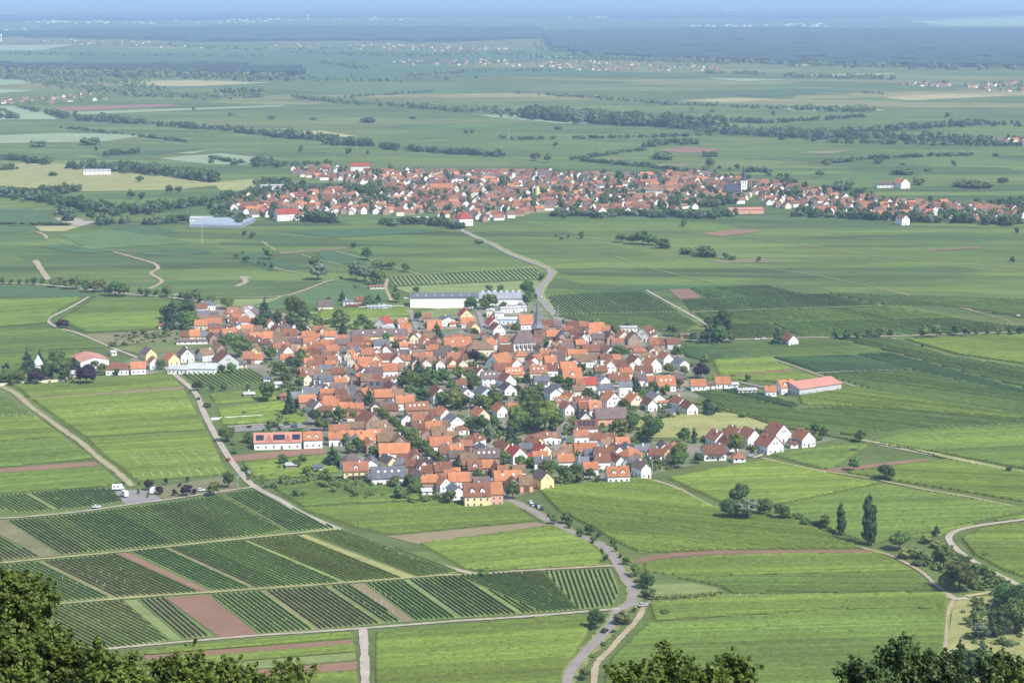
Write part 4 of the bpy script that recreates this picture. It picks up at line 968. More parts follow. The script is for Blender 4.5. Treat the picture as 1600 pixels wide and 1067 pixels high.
HS('C', [(320,270,90,0,'g','w','low',{'he':4}),(380,268,100,0,'g','w','low',{'he':4}),(450,262,80,0,'g','w','low',{'he':3.6}),(195,290,45,90,'g','c'),(265,308,80,0,'g','w','nochim'),(335,360,180,0,'g','l','nochim',{'label':'long pale blue flat house beside the big orange roof','W':10,'he':4}),
 (485,395,115,4,'o','w','nochim',{'W':14}),(215,395,100,112,'r','w'),(245,445,105,112,'b','w'),(375,410,60,0,'o','c','low'),(700,415,180,3,'b','n'),(640,450,70,0,'m','n'),(720,500,130,0,'o','n'),(790,520,100,92,'s','n','barn',{'L':14,'pitch':50}),
 (915,425,180,0,'b','n'),(900,475,90,0,'b','n'),(1075,450,135,0,'o','w','barn',{'W':12}),(1160,455,60,0,'o','n'),(970,508,70,100,'b','w'),(930,535,80,100,'t','n'),(940,570,80,0,'o','n'),(1090,520,110,0,'d','n'),(1180,515,85,112,'b','n'),(1050,490,80,0,'o','n'),
 (1330,430,160,0,'g','w','low',{'he':3.4}),(1300,505,110,100,'o','c'),(1385,525,120,100,'b','n','barn'),(1490,490,130,62,'b','w','d2',{'he':5}),(1385,600,140,0,'t','n','low',{'he':3.4}),(1250,560,110,0,'t','n'),(330,545,150,5,'t','w'),(260,520,70,100,'t','c'),
 (180,575,95,65,'o','w'),(320,620,130,0,'b','n'),(450,668,120,0,'o','c',{'hip':.9,'he':5.6}),(605,620,65,112,'d','c'),(650,650,100,0,'o','n'),(740,590,75,0,'m','w'),(790,625,60,0,'b','w'),(750,680,130,0,'d','w'),(720,715,170,0,'o','n'),
 (830,605,120,0,'d','n'),(940,658,120,0,'o','c'),(870,650,70,0,'o','c'),(960,705,180,0,'m','w'),(890,722,60,95,'d','w'),(1030,620,150,0,'b','n'),(1100,605,80,0,'b','n'),(1175,620,60,112,'m','w'),(1075,690,80,0,'m','w'),(1155,690,105,0,'b','w'),(1235,692,75,0,'o','w'),
 (1187,735,55,95,'o','w',{'he':6.5}),(1270,740,110,0,'b','n'),(1320,805,110,0,'o','y'),(1395,712,90,115,'b','w'),(1535,735,105,118,'o','w',{'he':5.5}),(1470,800,150,0,'b','w'),(270,725,130,50,'o','w'),(390,728,85,112,'o','w'),(240,700,95,118,'d','c'),
 (540,705,75,112,'b','w'),(580,695,80,0,'o','c'),(540,750,80,100,'o','c'),(590,800,150,0,'t','c','k3'),(690,780,130,0,'b','w'),(290,780,160,0,'b','n'),(475,785,70,0,'d','w'),(390,815,155,0,'o','y','k4'),(185,845,145,0,'d','w','k3',{'he':6}),(330,865,105,112,'b','w',{'he':5.6}),
 (840,765,140,0,'o','n'),(870,840,165,0,'o','n','d1',{'W':13}),(975,855,65,0,'g','w','low'),(620,870,130,0,'s','w','B'),(990,900,185,0,'r','w','barn',{'he':4}),(1115,865,85,118,'s','w'),(1110,790,110,0,'b','n'),(1260,865,180,0,'b','w'),(1440,840,80,0,'d','w'),
 (1150,940,130,0,'s','w',{'he':6,'label':'white apartment house with grey slate roof and balconies'}),(1315,915,115,0,'s','w',{'he':7.5}),(340,940,105,105,'d','w'),(500,940,90,0,'m','n','low'),(715,970,105,112,'s','w'),(930,950,110,0,'m','c',{'he':5.6}),(760,945,60,100,'s','w')])
HS('D', [(210,245,130,4,'t','c','barn'),(315,245,100,4,'b','g','barn'),(400,188,75,0,'m','n','low'),(265,348,75,112,'o','w'),(370,385,75,112,'s','w'),(350,490,115,0,'d','n',{'hip':.9}),(160,505,80,0,'o','w'),(260,530,135,0,'o','w','k3',{'W':12}),(90,495,85,0,'d','w'),
 (490,535,110,0,'o','w',{'he':3.6}),(570,535,60,0,'b','w','low'),(660,520,115,0,'o','w',{'he':3.6}),(740,530,55,0,'g','w','low'),(830,568,130,0,'g','c','low'),(990,575,80,5,'o','w',{'he':3.8}),(1095,545,120,20,'o','w','d2'),(1210,565,110,4,'o','w','low',{'he':3.5}),
 (1130,222,70,112,'t','w',{'label':'small lone white house with red tiled roof beside the plain road'}),
 (625,905,105,117,'t','w'),(745,878,90,117,'t','w'),(850,890,105,115,'t','w',{'he':5.4}),(700,935,80,115,'b','w'),(600,1000,165,0,'b','w','B'),(770,1038,85,0,'t','w','low',{'hip':.9,'pitch':30}),(1045,862,120,120,'t','w',{'he':5.5}),(985,945,125,120,'t','w',{'he':5}),(1225,900,105,112,'t','w','B'),(1150,940,55,0,'b','w','low'),(905,965,60,0,'t','w','low'),(290,715,65,10,'s','g','low')])
HS('G', [(400,335,135,112,'o','w',{'he':6}),(590,345,125,112,'o','c'),(765,322,110,112,'s','w'),(715,370,85,112,'b','w'),(840,358,100,0,'o','w','low',{'he':3}),(965,355,75,112,'t','w'),(1045,402,100,108,'b','w'),(130,350,100,0,'b','w'),(205,352,70,100,'b','w'),(220,410,200,0,'o','w','d1'),
 (30,400,60,112,'t','w'),(180,478,95,98,'d','w'),(390,480,260,2,'d','k','barn',{'W':12,'he':4.6,'label':'long dark brown roofed barn with pink wall beside the meadow'}),(190,565,200,0,'b','w','s4',{'he':4.6}),(145,635,120,0,'t','w',{'he':7.5,'label':'tall white three storey house on the grey street'}),(255,660,90,0,'b','w'),(330,665,80,110,'o','w'),(425,668,90,105,'o','w'),(490,695,120,0,'o','w'),
 (345,715,100,62,'m','w'),(180,760,190,0,'o','w'),(25,770,100,0,'m','n'),(440,760,95,108,'m','w'),(540,740,70,100,'s','w'),(340,790,180,0,'b','w'),(445,840,85,117,'b','w'),(325,845,130,0,'b','w'),(560,800,150,35,'o','w',{'hip':.95}),(655,755,130,0,'s','w'),(765,790,110,0,'b','w','B'),(870,770,60,100,'o','y'),
 (955,740,130,10,'t','w',{'he':5.5}),(835,730,55,100,'d','w'),(225,905,130,0,'o','w'),(450,960,185,3,'o','w','d2',{'he':4.2,'label':'wide orange roofed white house with two dormers at the field edge'}),(580,850,90,60,'d','w'),(650,900,85,117,'d','w',{'he':5.6}),(60,700,0.1,0,'m','n')][:-1])
HS('E', [(575,448,165,0,'o','w','d2',{'he':5.4}),(710,75,110,0,'o','n'),(730,172,140,0,'o','w'),(855,190,120,0,'o','n'),(945,198,120,0,'o','n'),(690,115,110,0,'b','n'),(840,138,120,0,'b','n'),(880,160,80,112,'b','n'),(1050,305,120,118,'b','n','barn',{'W':12}),(1135,350,140,0,'m','n'),(950,352,120,0,'m','n'),
 (800,392,180,0,'t','c'),(770,442,120,0,'o','w'),(870,425,110,0,'o','w'),(930,440,80,50,'o','w'),(1000,462,120,50,'o','w'),(1100,415,90,0,'o','y','k1'),(1050,495,80,108,'o','n'),(1180,390,130,0,'m','n'),(1190,460,160,0,'m','n'),(1300,465,110,100,'m','n'),
 (1260,555,250,0,'o','w',{'label':'long orange roof with white walled courtyard wing by the avenue','W':10}),(890,630,130,25,'d','w',{'hip':.9}),(1065,645,105,100,'s','w'),(935,705,205,3,'t','y','d1 B',{'he':6.2,'label':'yellow house with balconies and terracotta roof at the vineyard edge'}),(1205,755,280,5,'s','w','k4 barn',{'W':13,'he':4.5,'label':'long slate roofed white barn with four skylights at the garden edge'}),
 (1210,635,80,118,'d','y'),(1300,655,100,0,'s','n'),(1325,625,90,0,'b','n'),(330,90,60,0,'t','n','low'),(400,665,90,0,'g','n','low'),(620,680,80,0,'s','l','low')])
HS('F', [(110,200,205,3,'t','n','k4',{'he':6}),(90,290,190,0,'t','y'),(270,245,95,0,'b','w'),(330,245,105,117,'o','w',{'he':5.6}),(240,300,75,112,'t','c'),(420,300,125,117,'s','w',{'he':5.5}),(250,355,140,0,'o','w'),(130,360,110,0,'b','n'),(260,410,200,0,'m','n'),(640,245,105,112,'o','c'),(805,210,100,112,'o','w'),(915,195,80,0,'o','w'),
 (1320,140,110,0,'o','w','d2'),(1385,105,80,117,'o','w'),(1490,155,130,0,'b','w'),(1545,190,170,0,'o','w'),(1240,200,85,0,'o','w'),(600,460,110,45,'b','w','d1',{'hip':.7}),(665,540,110,112,'s','c'),(840,520,85,117,'b','y',{'he':5.4}),(1095,475,75,122,'t','y'),(1020,525,115,0,'s','w','B'),(940,575,120,112,'r','w',{'label':'bright red roofed house with white timber framed gable','he':5}),(1165,545,115,112,'r','c'),
 (1060,590,80,0,'r','c','low'),(1205,435,110,100,'t','w','low',{'he':3.4,'W':13}),(1140,600,130,0,'o','w'),(1150,640,130,0,'s','w'),(1310,590,140,0,'m','n'),(1370,545,80,0,'o','w'),(1350,630,145,0,'o','w'),(1500,640,90,0,'s','w'),(310,495,190,0,'o','w'),(375,530,110,0,'s','w'),(400,560,210,0,'o','n'),(440,595,130,0,'d','n'),(690,595,230,0,'d','n','k4'),
 (540,650,150,8,'m','n',{'W':12}),(500,620,80,0,'o','n'),(640,690,230,0,'b','n','d1'),(770,695,100,100,'b','n'),(830,720,90,0,'t','n'),(960,715,110,0,'m','c'),(1165,775,110,114,'d','y',{'he':5.6,'label':'big yellow gabled house with dark roof at the field edge'}),(870,780,240,3,'o','c','k2'),(970,820,220,0,'m','k','barn'),
 (650,815,140,0,'d','n'),(435,875,105,112,'s','w'),(325,815,110,112,'o','w'),(220,800,150,0,'o','n'),(130,775,105,117,'d','n'),(460,790,180,0,'o','w'),(320,710,140,10,'b','n'),(390,755,100,0,'t','n'),(200,720,100,0,'b','w'),(225,670,65,117,'d','y'),(150,668,60,112,'b','w'),(60,670,90,0,'b','n'),(100,600,110,100,'t','n'),
 (495,370,40,100,'t','w','low'),(190,880,80,0,'g','w','low'),(1550,575,80,0,'s','w')])
HS('L', [(980,775,200,0,'b','w',{'hip':.8,'he':4}),(1150,765,130,5,'o','w'),(940,635,40,20,'g','w','low'),(750,690,135,114,'p','w','nochim',{'W':20,'L':26,'he':5.5,'pitch':15,'cat':'hall','label':'large white hall with salmon roof beside the cemetery trees'}),(600,815,50,90,'g','c','low')])
# front house below the village: brown roofed yellow half with a pink orange-roofed half
H('F', 612, 905, 215, 2, 'b', 'y', 'd2', he=6.4, W=12, label='brown roofed yellow front house with timber balcony row at the village foot')
H('F', 766, 892, 105, 2, 'o', 'k', '', he=6.6, W=11, label='pink walled orange roofed house joined to the yellow front house')

# small sheds and wings crowding the old town's courtyards
def inside(poly, x, y):
    c = False; k = len(poly)
    for i in range(k):
        x0, y0 = poly[i]; x1, y1 = poly[(i + 1) % k]
        if (y0 > y) != (y1 > y) and x < (x1 - x0) * (y - y0) / (y1 - y0) + x0: c = not c
    return c
def crowd(poly_px, n, grid):
    P = [(G(*q).x, G(*q).y) for q in poly_px]; xs_, ys_ = [q[0] for q in P], [q[1] for q in P]; k = t = 0
    while k < n and t < 9000:
        t += 1; x, y = random.uniform(min(xs_), max(xs_)), random.uniform(min(ys_), max(ys_))
        if not inside(P, x, y) or any((x - h[0]) ** 2 + (y - h[1]) ** 2 < (h[2] * .6 + 3.4) ** 2 for h in HOUSE_POS): continue
        sx_, sy_ = proj((x, y, 2))
        if any(math.hypot(sx_ - a, sy_ - b) < 8 for a, b in STREET): continue
        rk, wk = random.choice('ottbbmmd'), random.choice('nnnccw'); L_ = random.uniform(6, 10); W_ = random.uniform(4.5, 6.5)
        building('outbuilding', x, y, grid + random.choice([0, 0, 90]) + random.uniform(-6, 6), L_, W_, random.uniform(2.8, 4.0), 38, rk, wk, 'barn', 0, 'outbuilding', f"{ROOF_WORD[rk]} {WALL_WORD[wk]} outbuilding"); k += 1
STREET = [(534 + (i / 20) * 0, 0) for i in range(0)]
for a, b in zip([(534,543),(542,572),(549,589),(553,612),(562,632),(585,655),(614,658),(642,681),(672,707),(692,722),(725,736),(755,752)], [(542,572),(549,589),(553,612),(562,632),(585,655),(614,658),(642,681),(672,707),(692,722),(725,736),(755,752),(795,782)]):
    STREET += [(a[0] + (b[0] - a[0]) * f / 4, a[1] + (b[1] - a[1]) * f / 4) for f in range(5)]
crowd([(290,500),(400,485),(480,515),(640,525),(760,530),(800,560),(700,570),(640,590),(610,615),(680,660),(740,700),(800,740),(720,768),(600,720),(520,690),(490,640),(520,600),(440,560),(300,528)], 130, 8)
crowd([(850,510),(1000,520),(1040,540),(980,590),(860,580)], 22, 8)

# salmon winery hall at the right of the village
def P3(px, py, z=0.0): return G(px, py, z)
building('hall', 197, 1331, 34, 37, 21, 4.8, 16, 'p', 'g', 'nochim', cat='hall', label='large salmon sheet roofed grey hall among the vineyards', windows=True)
# cream hall with pink roof and solar fields
p = G(434, 686, 5.0)
root = building('hall', p.x, p.y, 6, 27, 11, 4.6, 38, 'p', 'w', 'nochim', cat='hall', label='long cream hall with pink roof and dark solar panels beside the gardens')
for u in (-4.8, 6.2):
    b = MB(); w = 2.6
    b.add([(u - w, -5.7, 4.6), (u + w, -5.7, 4.6), (u, -5.7, 8.2), (u - w, 1.0, 4.6), (u + w, 1.0, 4.6), (u, 1.0, 8.2)], [(0, 1, 2), (0, 2, 5, 3), (1, 4, 5, 2)])
    link('gable_dormer', b.build('gable_dormer'), root, ROOF['p'])
for u, w in ((-10.2, 4.4), (0.8, 6.6), (10.6, 4.4)):
    tp = math.tan(R(38)); fr = .42
    o = put('solar_panel', SOLAR, root, (u, -5.5 * (1 - fr), 4.6 + 5.5 * tp * fr + .36), 0, math.atan(tp)); o.scale = (w / 2, 2.5, 1)

# the winery: long white hall and the lower hall with roof lanterns
p0 = G(641, 482); p1 = G(747, 480)
Lw = (p1 - p0).length; ang = math.degrees(math.atan2(p1.y - p0.y, p1.x - p0.x))
root = bpy.data.objects.new('winery_hall', None); col.objects.link(root); root.location = p0; root.rotation_euler = (0, 0, R(2.5))
tag(root, 'long windowless white winery hall with dark flat roof', 'hall')
b = MB(); b.box(0, Lw, 0, 24, 0, 8.6); link('wall', b.build('wall'), root, WALL['w'])
b = MB(); b.box(0.2, 22, -.06, -.003, 0.0, 1.5); link('plinth', b.build('plinth'), root, WALL['c'])
b = MB(); b.add([(-.4, -.5, 8.6), (Lw + .4, -.5, 8.6), (Lw + .4, 24.5, 8.6), (-.4, 24.5, 8.6), (-.4, -.5, 9.4), (Lw + .4, -.5, 9.4), (Lw + .4, 24.5, 9.4), (-.4, 24.5, 9.4), (-.4, 12, 11.4), (Lw + .4, 12, 11.4)],
      [(0, 3, 2, 1), (0, 1, 5, 4), (2, 3, 7, 6), (4, 5, 9, 8), (6, 7, 8, 9), (3, 0, 4, 8, 7), (1, 2, 6, 9, 5)]); link('roof', b.build('roof'), root, ROOF['s'])
for k in range(7):
    put('skylight', SKYL, root, (6 + k * 7.2, 5, 10.3), 0, math.atan(2.1 / 12))
HOUSE_POS.append((p0.x + 28, p0.y + 10, 28))
p0 = G(748, 477); p1 = G(817, 474)
Lw = (p1 - p0).length
root = bpy.data.objects.new('winery_hall', None); col.objects.link(root); root.location = p0; root.rotation_euler = (0, 0, R(3))
tag(root, 'lower grey roofed winery hall with a row of white roof lanterns', 'hall')
b = MB(); b.box(0, Lw, 0, 22, 0, 5.2); link('wall', b.build('wall'), root, WALL['w'])
b = MB(); b.add([(-.4, -.6, 5.2), (Lw + .4, -.6, 5.2), (Lw + .4, 22.6, 5.2), (-.4, 22.6, 5.2), (-.4, -.6, 5.6), (Lw + .4, -.6, 5.6), (Lw + .4, 22.6, 5.6), (-.4, 22.6, 5.6), (-.4, 13, 9.0), (Lw + .4, 13, 9.0)],
      [(0, 3, 2, 1), (0, 1, 5, 4), (2, 3, 7, 6), (4, 5, 9, 8), (6, 7, 8, 9), (3, 0, 4, 8, 7), (1, 2, 6, 9, 5)]); link('roof', b.build('roof'), root, mat('winery_grey_sheet', (0.26, 0.265, 0.28), 0, .1, .1))
b = MB(); w = 1.6
b.add([(-w, 0, 0), (w, 0, 0), (w * .8, 0, 1.3), (0, 0, 2.1), (-w * .8, 0, 1.3), (-w, 5, 0), (w, 5, 0), (w * .8, 5, 1.3), (0, 5, 2.1), (-w * .8, 5, 1.3)],
      [(0, 1, 2, 3, 4), (9, 8, 7, 6, 5), (1, 6, 7, 2), (2, 7, 8, 3), (3, 8, 9, 4), (4, 9, 5, 0)])
lant = b.build('roof_lantern'); lant.materials.append(mat('lantern_white', (0.5, 0.53, 0.56), 0.05, 1, 0.05))
for k in range(7): put('roof_lantern', lant, root, (4 + k * (Lw - 8) / 6, 12.5, 8.3))
HOUSE_POS.append((p0.x + 18, p0.y + 10, 22))

# the village church: sandstone tower, slate spire, steep nave
def church():
    p = G(840, 545); root = bpy.data.objects.new('church', None); col.objects.link(root); root.location = (p.x, p.y, 0); root.rotation_euler = (0, 0, R(14))
    tag(root, 'sandstone village church with tall grey slate spire and steep brown nave roof', 'church')
    t = 3.4; th = 16.0
    b = MB(); b.box(-t, t, -t, t, 0, th); b.box(-t - .2, t + .2, -t - .2, t + .2, 5.0, 5.3); b.box(-t - .2, t + .2, -t - .2, t + .2, 10.2, 10.5); b.box(-t - .3, t + .3, -t - .3, t + .3, th - .35, th)
    tower = link('tower', b.build('tower'), root, mat('red_sandstone', (0.25, 0.13, 0.095), 0, .6, .2, fine=(2.5, .15)))
    for dx, dy, a in ((0, -1, 0), (1, 0, math.pi / 2), (-1, 0, -math.pi / 2)):
        for s in (-.9, .9):
            bb = MB(); bb.box(-.45, .45, -.08, 0, 0, 1.9); bb.add([(-.45, -.08, 1.9), (.45, -.08, 1.9), (0, -.08, 2.6)], [(0, 1, 2)])
            o = link('belfry_opening', bb.build('belfry_opening'), tower, M_pane); o.location = (dx * t + (-dy) * s, dy * t + dx * s, 11.2); o.rotation_euler = (0, 0, a)
    b = MB(); n = 8
    rings = [(t * 1.48, th), (t * 1.0, th + 2.6), (t * .80, th + 5.0), (.14, th + 20.5)]
    for r, z in rings:
        for i in range(n):
            a = 2 * math.pi * (i + .5) / n; b.v.append((r * math.cos(a), r * math.sin(a), z))
    for k in range(3):
        for i in range(n): b.f.append((k * n + i, k * n + (i + 1) % n, (k + 1) * n + (i + 1) % n, (k + 1) * n + i)); b.m.append(0)
    b.f.append(tuple(range(n - 1, -1, -1))); b.m.append(0)
    sp = link('spire', b.build('spire'), root, mat('spire_slate', (0.15, 0.165, 0.19), 0, .5, .15, rough=.6))
    b = MB(); b.cyl(0, 0, th + 20.3, th + 22.3, .09, .05, 6); b.box(-.5, .5, -.05, .05, th + 21.5, th + 21.65); link('cross', b.build('cross'), sp, M_metal)
    # nave
    b = MB(); x0, x1, hw, he = -19.5, -t + .2, 5.2, 6.2; hr = hw * math.tan(R(56)); b.v = []
    b.add([(x0, -hw, 0), (x1, -hw, 0), (x1, hw, 0), (x0, hw, 0), (x0, -hw, he), (x1, -hw, he), (x1, hw, he), (x0, hw, he), (x1, 0, he + hr)], [(0, 1, 5, 4), (1, 2, 6, 8, 5), (2, 3, 7, 6), (3, 0, 4, 7)])
    nave = link('nave', b.build('nave'), root, WALL['w'])
    b = MB(); e = .5; zb = he - .55
    b.add([(x0 - e, -hw - e, zb), (x1, -hw - e, zb), (x1, hw + e, zb), (x0 - e, hw + e, zb), (x0 - e, -hw - e, zb + .3), (x1, -hw - e, zb + .3), (x1, hw + e, zb + .3), (x0 - e, hw + e, zb + .3), (x0 + 5, 0, he + hr + .3), (x1, 0, he + hr + .3)],
          [(3, 2, 1, 0), (0, 1, 5, 4), (1, 2, 6, 9, 5), (2, 3, 7, 6), (3, 0, 4, 7), (4, 5, 9, 8), (6, 7, 8, 9), (7, 4, 8)])
    link('roof', b.build('roof'), nave, ROOF['d'])
    bm_ = MB(); bm_.box(-.55, .55, -.08, 0, 0, 2.9); bm_.add([(-.55, -.08, 2.9), (.55, -.08, 2.9), (0, -.08, 3.8)], [(0, 1, 2)]); arch = bm_.build('arched_window'); arch.materials.append(M_pane)
    bt = MB(); bt.box(-.4, .4, -1.0, 0, 0, 4.6); butt = bt.build('buttress'); butt.materials.append(WALL['n'])
    for i in range(5):
        x = x0 + 1.8 + i * 3.2
        put('arched_window', arch, nave, (x, -hw, 1.4)); put('buttress', butt, nave, (x + 1.6, -hw - .003, 0))
    HOUSE_POS.append((p.x - 10, p.y, 12))
church()

# ------------------------------------------------------------------ far buildings that stand out
def far_church():
    p = G(1161, 309); root = bpy.data.objects.new('church', None); col.objects.link(root); root.location = (p.x, p.y, 0); root.rotation_euler = (0, 0, R(10))
    tag(root, 'white towered far church with dark slate nave roof and thin spire', 'church')
    t = 4.0
    b = MB(); b.box(-t, t, -t, t, 0, 22); b.box(-t - .4, t + .4, -t - .4, t + .4, 21.4, 22); tower = link('tower', b.build('tower'), root, WALL['w'])
    for z in (7, 13, 17.5):
        for s in (-1.6, 1.6):
            bb = MB(); bb.box(-.6, .6, -.1, 0, 0, 2.6); o = link('belfry_opening', bb.build('belfry_opening'), tower, M_pane); o.location = (s, -t, z)
    b = MB(); b.cyl(0, 0, 22, 25, t * 1.25, t * .7, 8); b.cyl(0, 0, 25, 42, t * .68, .1, 8); link('spire', b.build('spire'), root, mat('far_spire_slate', (0.05, 0.06, 0.09), 0, .5, .1))
    b = MB(); x0, x1, hw, he, hr = -26, -t, 6.5, 9, 9
    b.add([(x0, -hw, 0), (x1, -hw, 0), (x1, hw, 0), (x0, hw, 0), (x0, -hw, he), (x1, -hw, he), (x1, hw, he), (x0, hw, he), (x0, 0, he + hr), (x1, 0, he + hr)], [(0, 1, 5, 4), (1, 2, 6, 9, 5), (2, 3, 7, 6), (3, 0, 4, 8, 7)])
    nave = link('nave', b.build('nave'), root, WALL['g'])
    b = MB(); v = [(x0 - .5, -hw - .6, he - .6), (x1, -hw - .6, he - .6), (x1, hw + .6, he - .6), (x0 - .5, hw + .6, he - .6), (x0 + 3, 0, he + hr + .3), (x1, 0, he + hr + .3)]
    b.add(v, [(0, 1, 5, 4), (2, 3, 4, 5), (3, 0, 4), (1, 2, 5), (3, 2, 1, 0)]); link('roof', b.build('roof'), nave, mat('dark_slate', (0.05, 0.055, 0.075), 0, .5, .1))
    for i in range(5):
        bb = MB(); bb.box(-.8, .8, -.1, 0, 0, 4.2); o = link('arched_window', bb.build('arched_window'), nave, M_pane); o.location = (x0 + 3 + i * 4, -hw, 3)
far_church()
def small_castle():
    p = G(849, 307); root = bpy.data.objects.new('town_hall', None); col.objects.link(root); root.location = (p.x, p.y, 0); root.rotation_euler = (0, 0, R(5))
    tag(root, 'ochre yellow hall with pointed turret amid the far village', 'hall')
    b = MB(); b.box(-7, 8, -5, 5, 0, 11); link('wall', b.build('wall'), root, WALL['y'])
    b = MB(); b.add([(-7.5, -5.5, 11), (8.5, -5.5, 11), (8.5, 5.5, 11), (-7.5, 5.5, 11), (-4, 0, 17), (5, 0, 17)], [(0, 1, 5, 4), (2, 3, 4, 5), (3, 0, 4), (1, 2, 5), (3, 2, 1, 0)]); link('roof', b.build('roof'), root, ROOF['m'])
    b = MB(); b.cyl(-8.5, -4, 0, 14, 2.4, 2.4, 10); tw = link('turret', b.build('turret'), root, WALL['y'])
    b = MB(); b.cyl(-8.5, -4, 14, 23, 2.8, .1, 10); link('turret_roof', b.build('turret_roof'), tw, ROOF['s'])
    for i in range(4):
        put('window', WIN, root, (-5 + i * 3.6, -5, 2)); put('window', WIN, root, (-5 + i * 3.6, -5, 6))
small_castle()
def far_hall(px, py, L, W, he, ang, rk, wk, label, pitch=28, cat='hall', hip=0):
    p = G(px, py); building('hall' if cat != 'house' else 'house', p.x, p.y, ang, L, W, he, pitch, rk, wk, 'nochim', hip, cat, None, (px, py), label)
far_hall(563, 268, 28, 16, 8, 4, 'r', 'w', 'white far hall with bright red roof at the top edge of the second village')
far_hall(1022, 308, 22, 17, 9, -4, 'm', 'w', 'large white villa with hipped tan roof in the second village', 38, 'house', .8)
far_hall(1163, 333, 42, 22, 5, 8, 'p', 'k', 'pink flat roofed hall in front of the far white church tower', 8)
far_hall(448, 344, 26, 18, 8, 20, 'r', 'w', 'big red roofed hall at the near edge of the second village', 30)
far_hall(1388, 293, 34, 14, 4, 4, 'd', 'w', 'long low farm building on the plain beyond the second village', 20)
far_hall(1409, 294, 18, 14, 7, 112, 'o', 'w', 'orange roofed white farmhouse on the plain beyond the second village', 42, 'house')
far_hall(152, 273, 38, 14, 6, 6, 'g', 'w', 'pale farm hall among hedges on the meadow edge', 14)
far_hall(725, 352, 16, 16, 8, 20, 'r', 'w', 'deep red pyramid roofed house where the northern road enters the second village', 42, 'house', .95)
far_hall(425, 298, 30, 12, 7, 5, 'g', 'w', 'white flat hall among the trees beside the second village', 10)
far_hall(1080, 319, 20, 10, 5, 4, 'o', 'c', 'cream hall with orange roof in the middle of the second village', 30)
far_hall(1410, 351, 14, 10, 7, 112, 'm', 'w', 'white gabled house at the right near edge of the second village', 40, 'house')
far_hall(938, 338, 14, 10, 7, 112, 'o', 'w', 'white gabled house standing on the vineyard edge of the second village', 42, 'house')
far_hall(690, 300, 30, 14, 6, 6, 'o', 'w', 'long orange roofed hall in the left half of the second village', 35)
far_hall(1010, 280, 18, 10, 6, 8, 'o', 'w', 'orange house on the upper edge of the second village', 40, 'house')
far_hall(655, 346, 20, 14, 4, 4, 'g', 'n', 'low grey shed at the vineyard side of the second village', 12)

# glasshouses
p = G(336, 356); root = bpy.data.objects.new('greenhouse', None); col.objects.link(root); root.location = p; root.rotation_euler = (0, 0, R(-8))
tag(root, 'pale blue grey glasshouse with many ridges at the second village', 'greenhouse')
for k in range(7):
    b = MB(); x0, x1, y0, w, h, r = -30, 30, k * 9.0, 8.6, 3.2, 2.2
    b.add([(x0, y0, 0), (x1, y0, 0), (x1, y0 + w, 0), (x0, y0 + w, 0), (x0, y0, h), (x1, y0, h), (x1, y0 + w, h), (x0, y0 + w, h), (x0, y0 + w / 2, h + r), (x1, y0 + w / 2, h + r)],
          [(0, 1, 5, 4), (1, 2, 6, 9, 5), (2, 3, 7, 6), (3, 0, 4, 8, 7), (4, 5, 9, 8), (6, 7, 8, 9)])
    link('glass_bay', b.build('glass_bay'), root, M_glassroof)
p = G(318, 346); building('hall', p.x, p.y, 0, 30, 14, 4, 14, 'g', 'w', 'nochim', 0, 'hall', None, (318, 346), 'white flat shed beside the glasshouses')

# ------------------------------------------------------------------ the second village and the towns on the plain: hundreds of small houses
def inside(poly, x, y):
    c = False; k = len(poly)
    for i in range(k):
        x0, y0 = poly[i]; x1, y1 = poly[(i + 1) % k]
        if (y0 > y) != (y1 > y) and x < (x1 - x0) * (y - y0) / (y1 - y0) + x0: c = not c
    return c
class MassHouses:
    def __init__(s): s.V, s.Q, s.m, s.n = [], [], [], 0
    def add(s, x, y, a, L, W, he, hr, wm, rm):
        l, w = L / 2, W / 2; o = .4
        v = np.array([(-l, -w, 0), (l, -w, 0), (l, w, 0), (-l, w, 0), (-l, -w, he), (l, -w, he), (l, w, he), (-l, w, he), (-l, 0, he + hr), (l, 0, he + hr),
                      (-l - o, -w - o, he - .3), (l + o, -w - o, he - .3), (l + o, 0, he + hr + .25), (-l - o, 0, he + hr + .25), (l + o, w + o, he - .3), (-l - o, w + o, he - .3)], float)
        q = [(0, 1, 5, 4), (1, 2, 6, 5), (2, 3, 7, 6), (3, 0, 4, 7), (5, 6, 9, 9), (7, 4, 8, 8), (10, 11, 12, 13), (13, 12, 14, 15)]
        ca, sa = math.cos(a), math.sin(a)
        p = v.copy(); p[:, 0] = x + v[:, 0] * ca - v[:, 1] * sa; p[:, 1] = y + v[:, 0] * sa + v[:, 1] * ca
        s.V.append(p)
        s.Q += [tuple(i + s.n for i in f) for f in q]; s.m += [wm] * 6 + [rm] * 2; s.n += 16
    def build(s, name, label):
        V = np.concatenate(s.V)
        faces = [f if f[2] != f[3] else f[:3] for f in s.Q]
        me = mesh(name, V, faces, s.m)
        for k in 'wwcy': me.materials.append(WALL[k])
        for k in 'otbdm': me.materials.append(ROOF[k])
        me.materials.append(WALL['n'])
        o = link(name, me); tag(o, label, 'houses', None, 'stuff'); return o
FAR_TREES = []      # (x, y, width, height, kind)
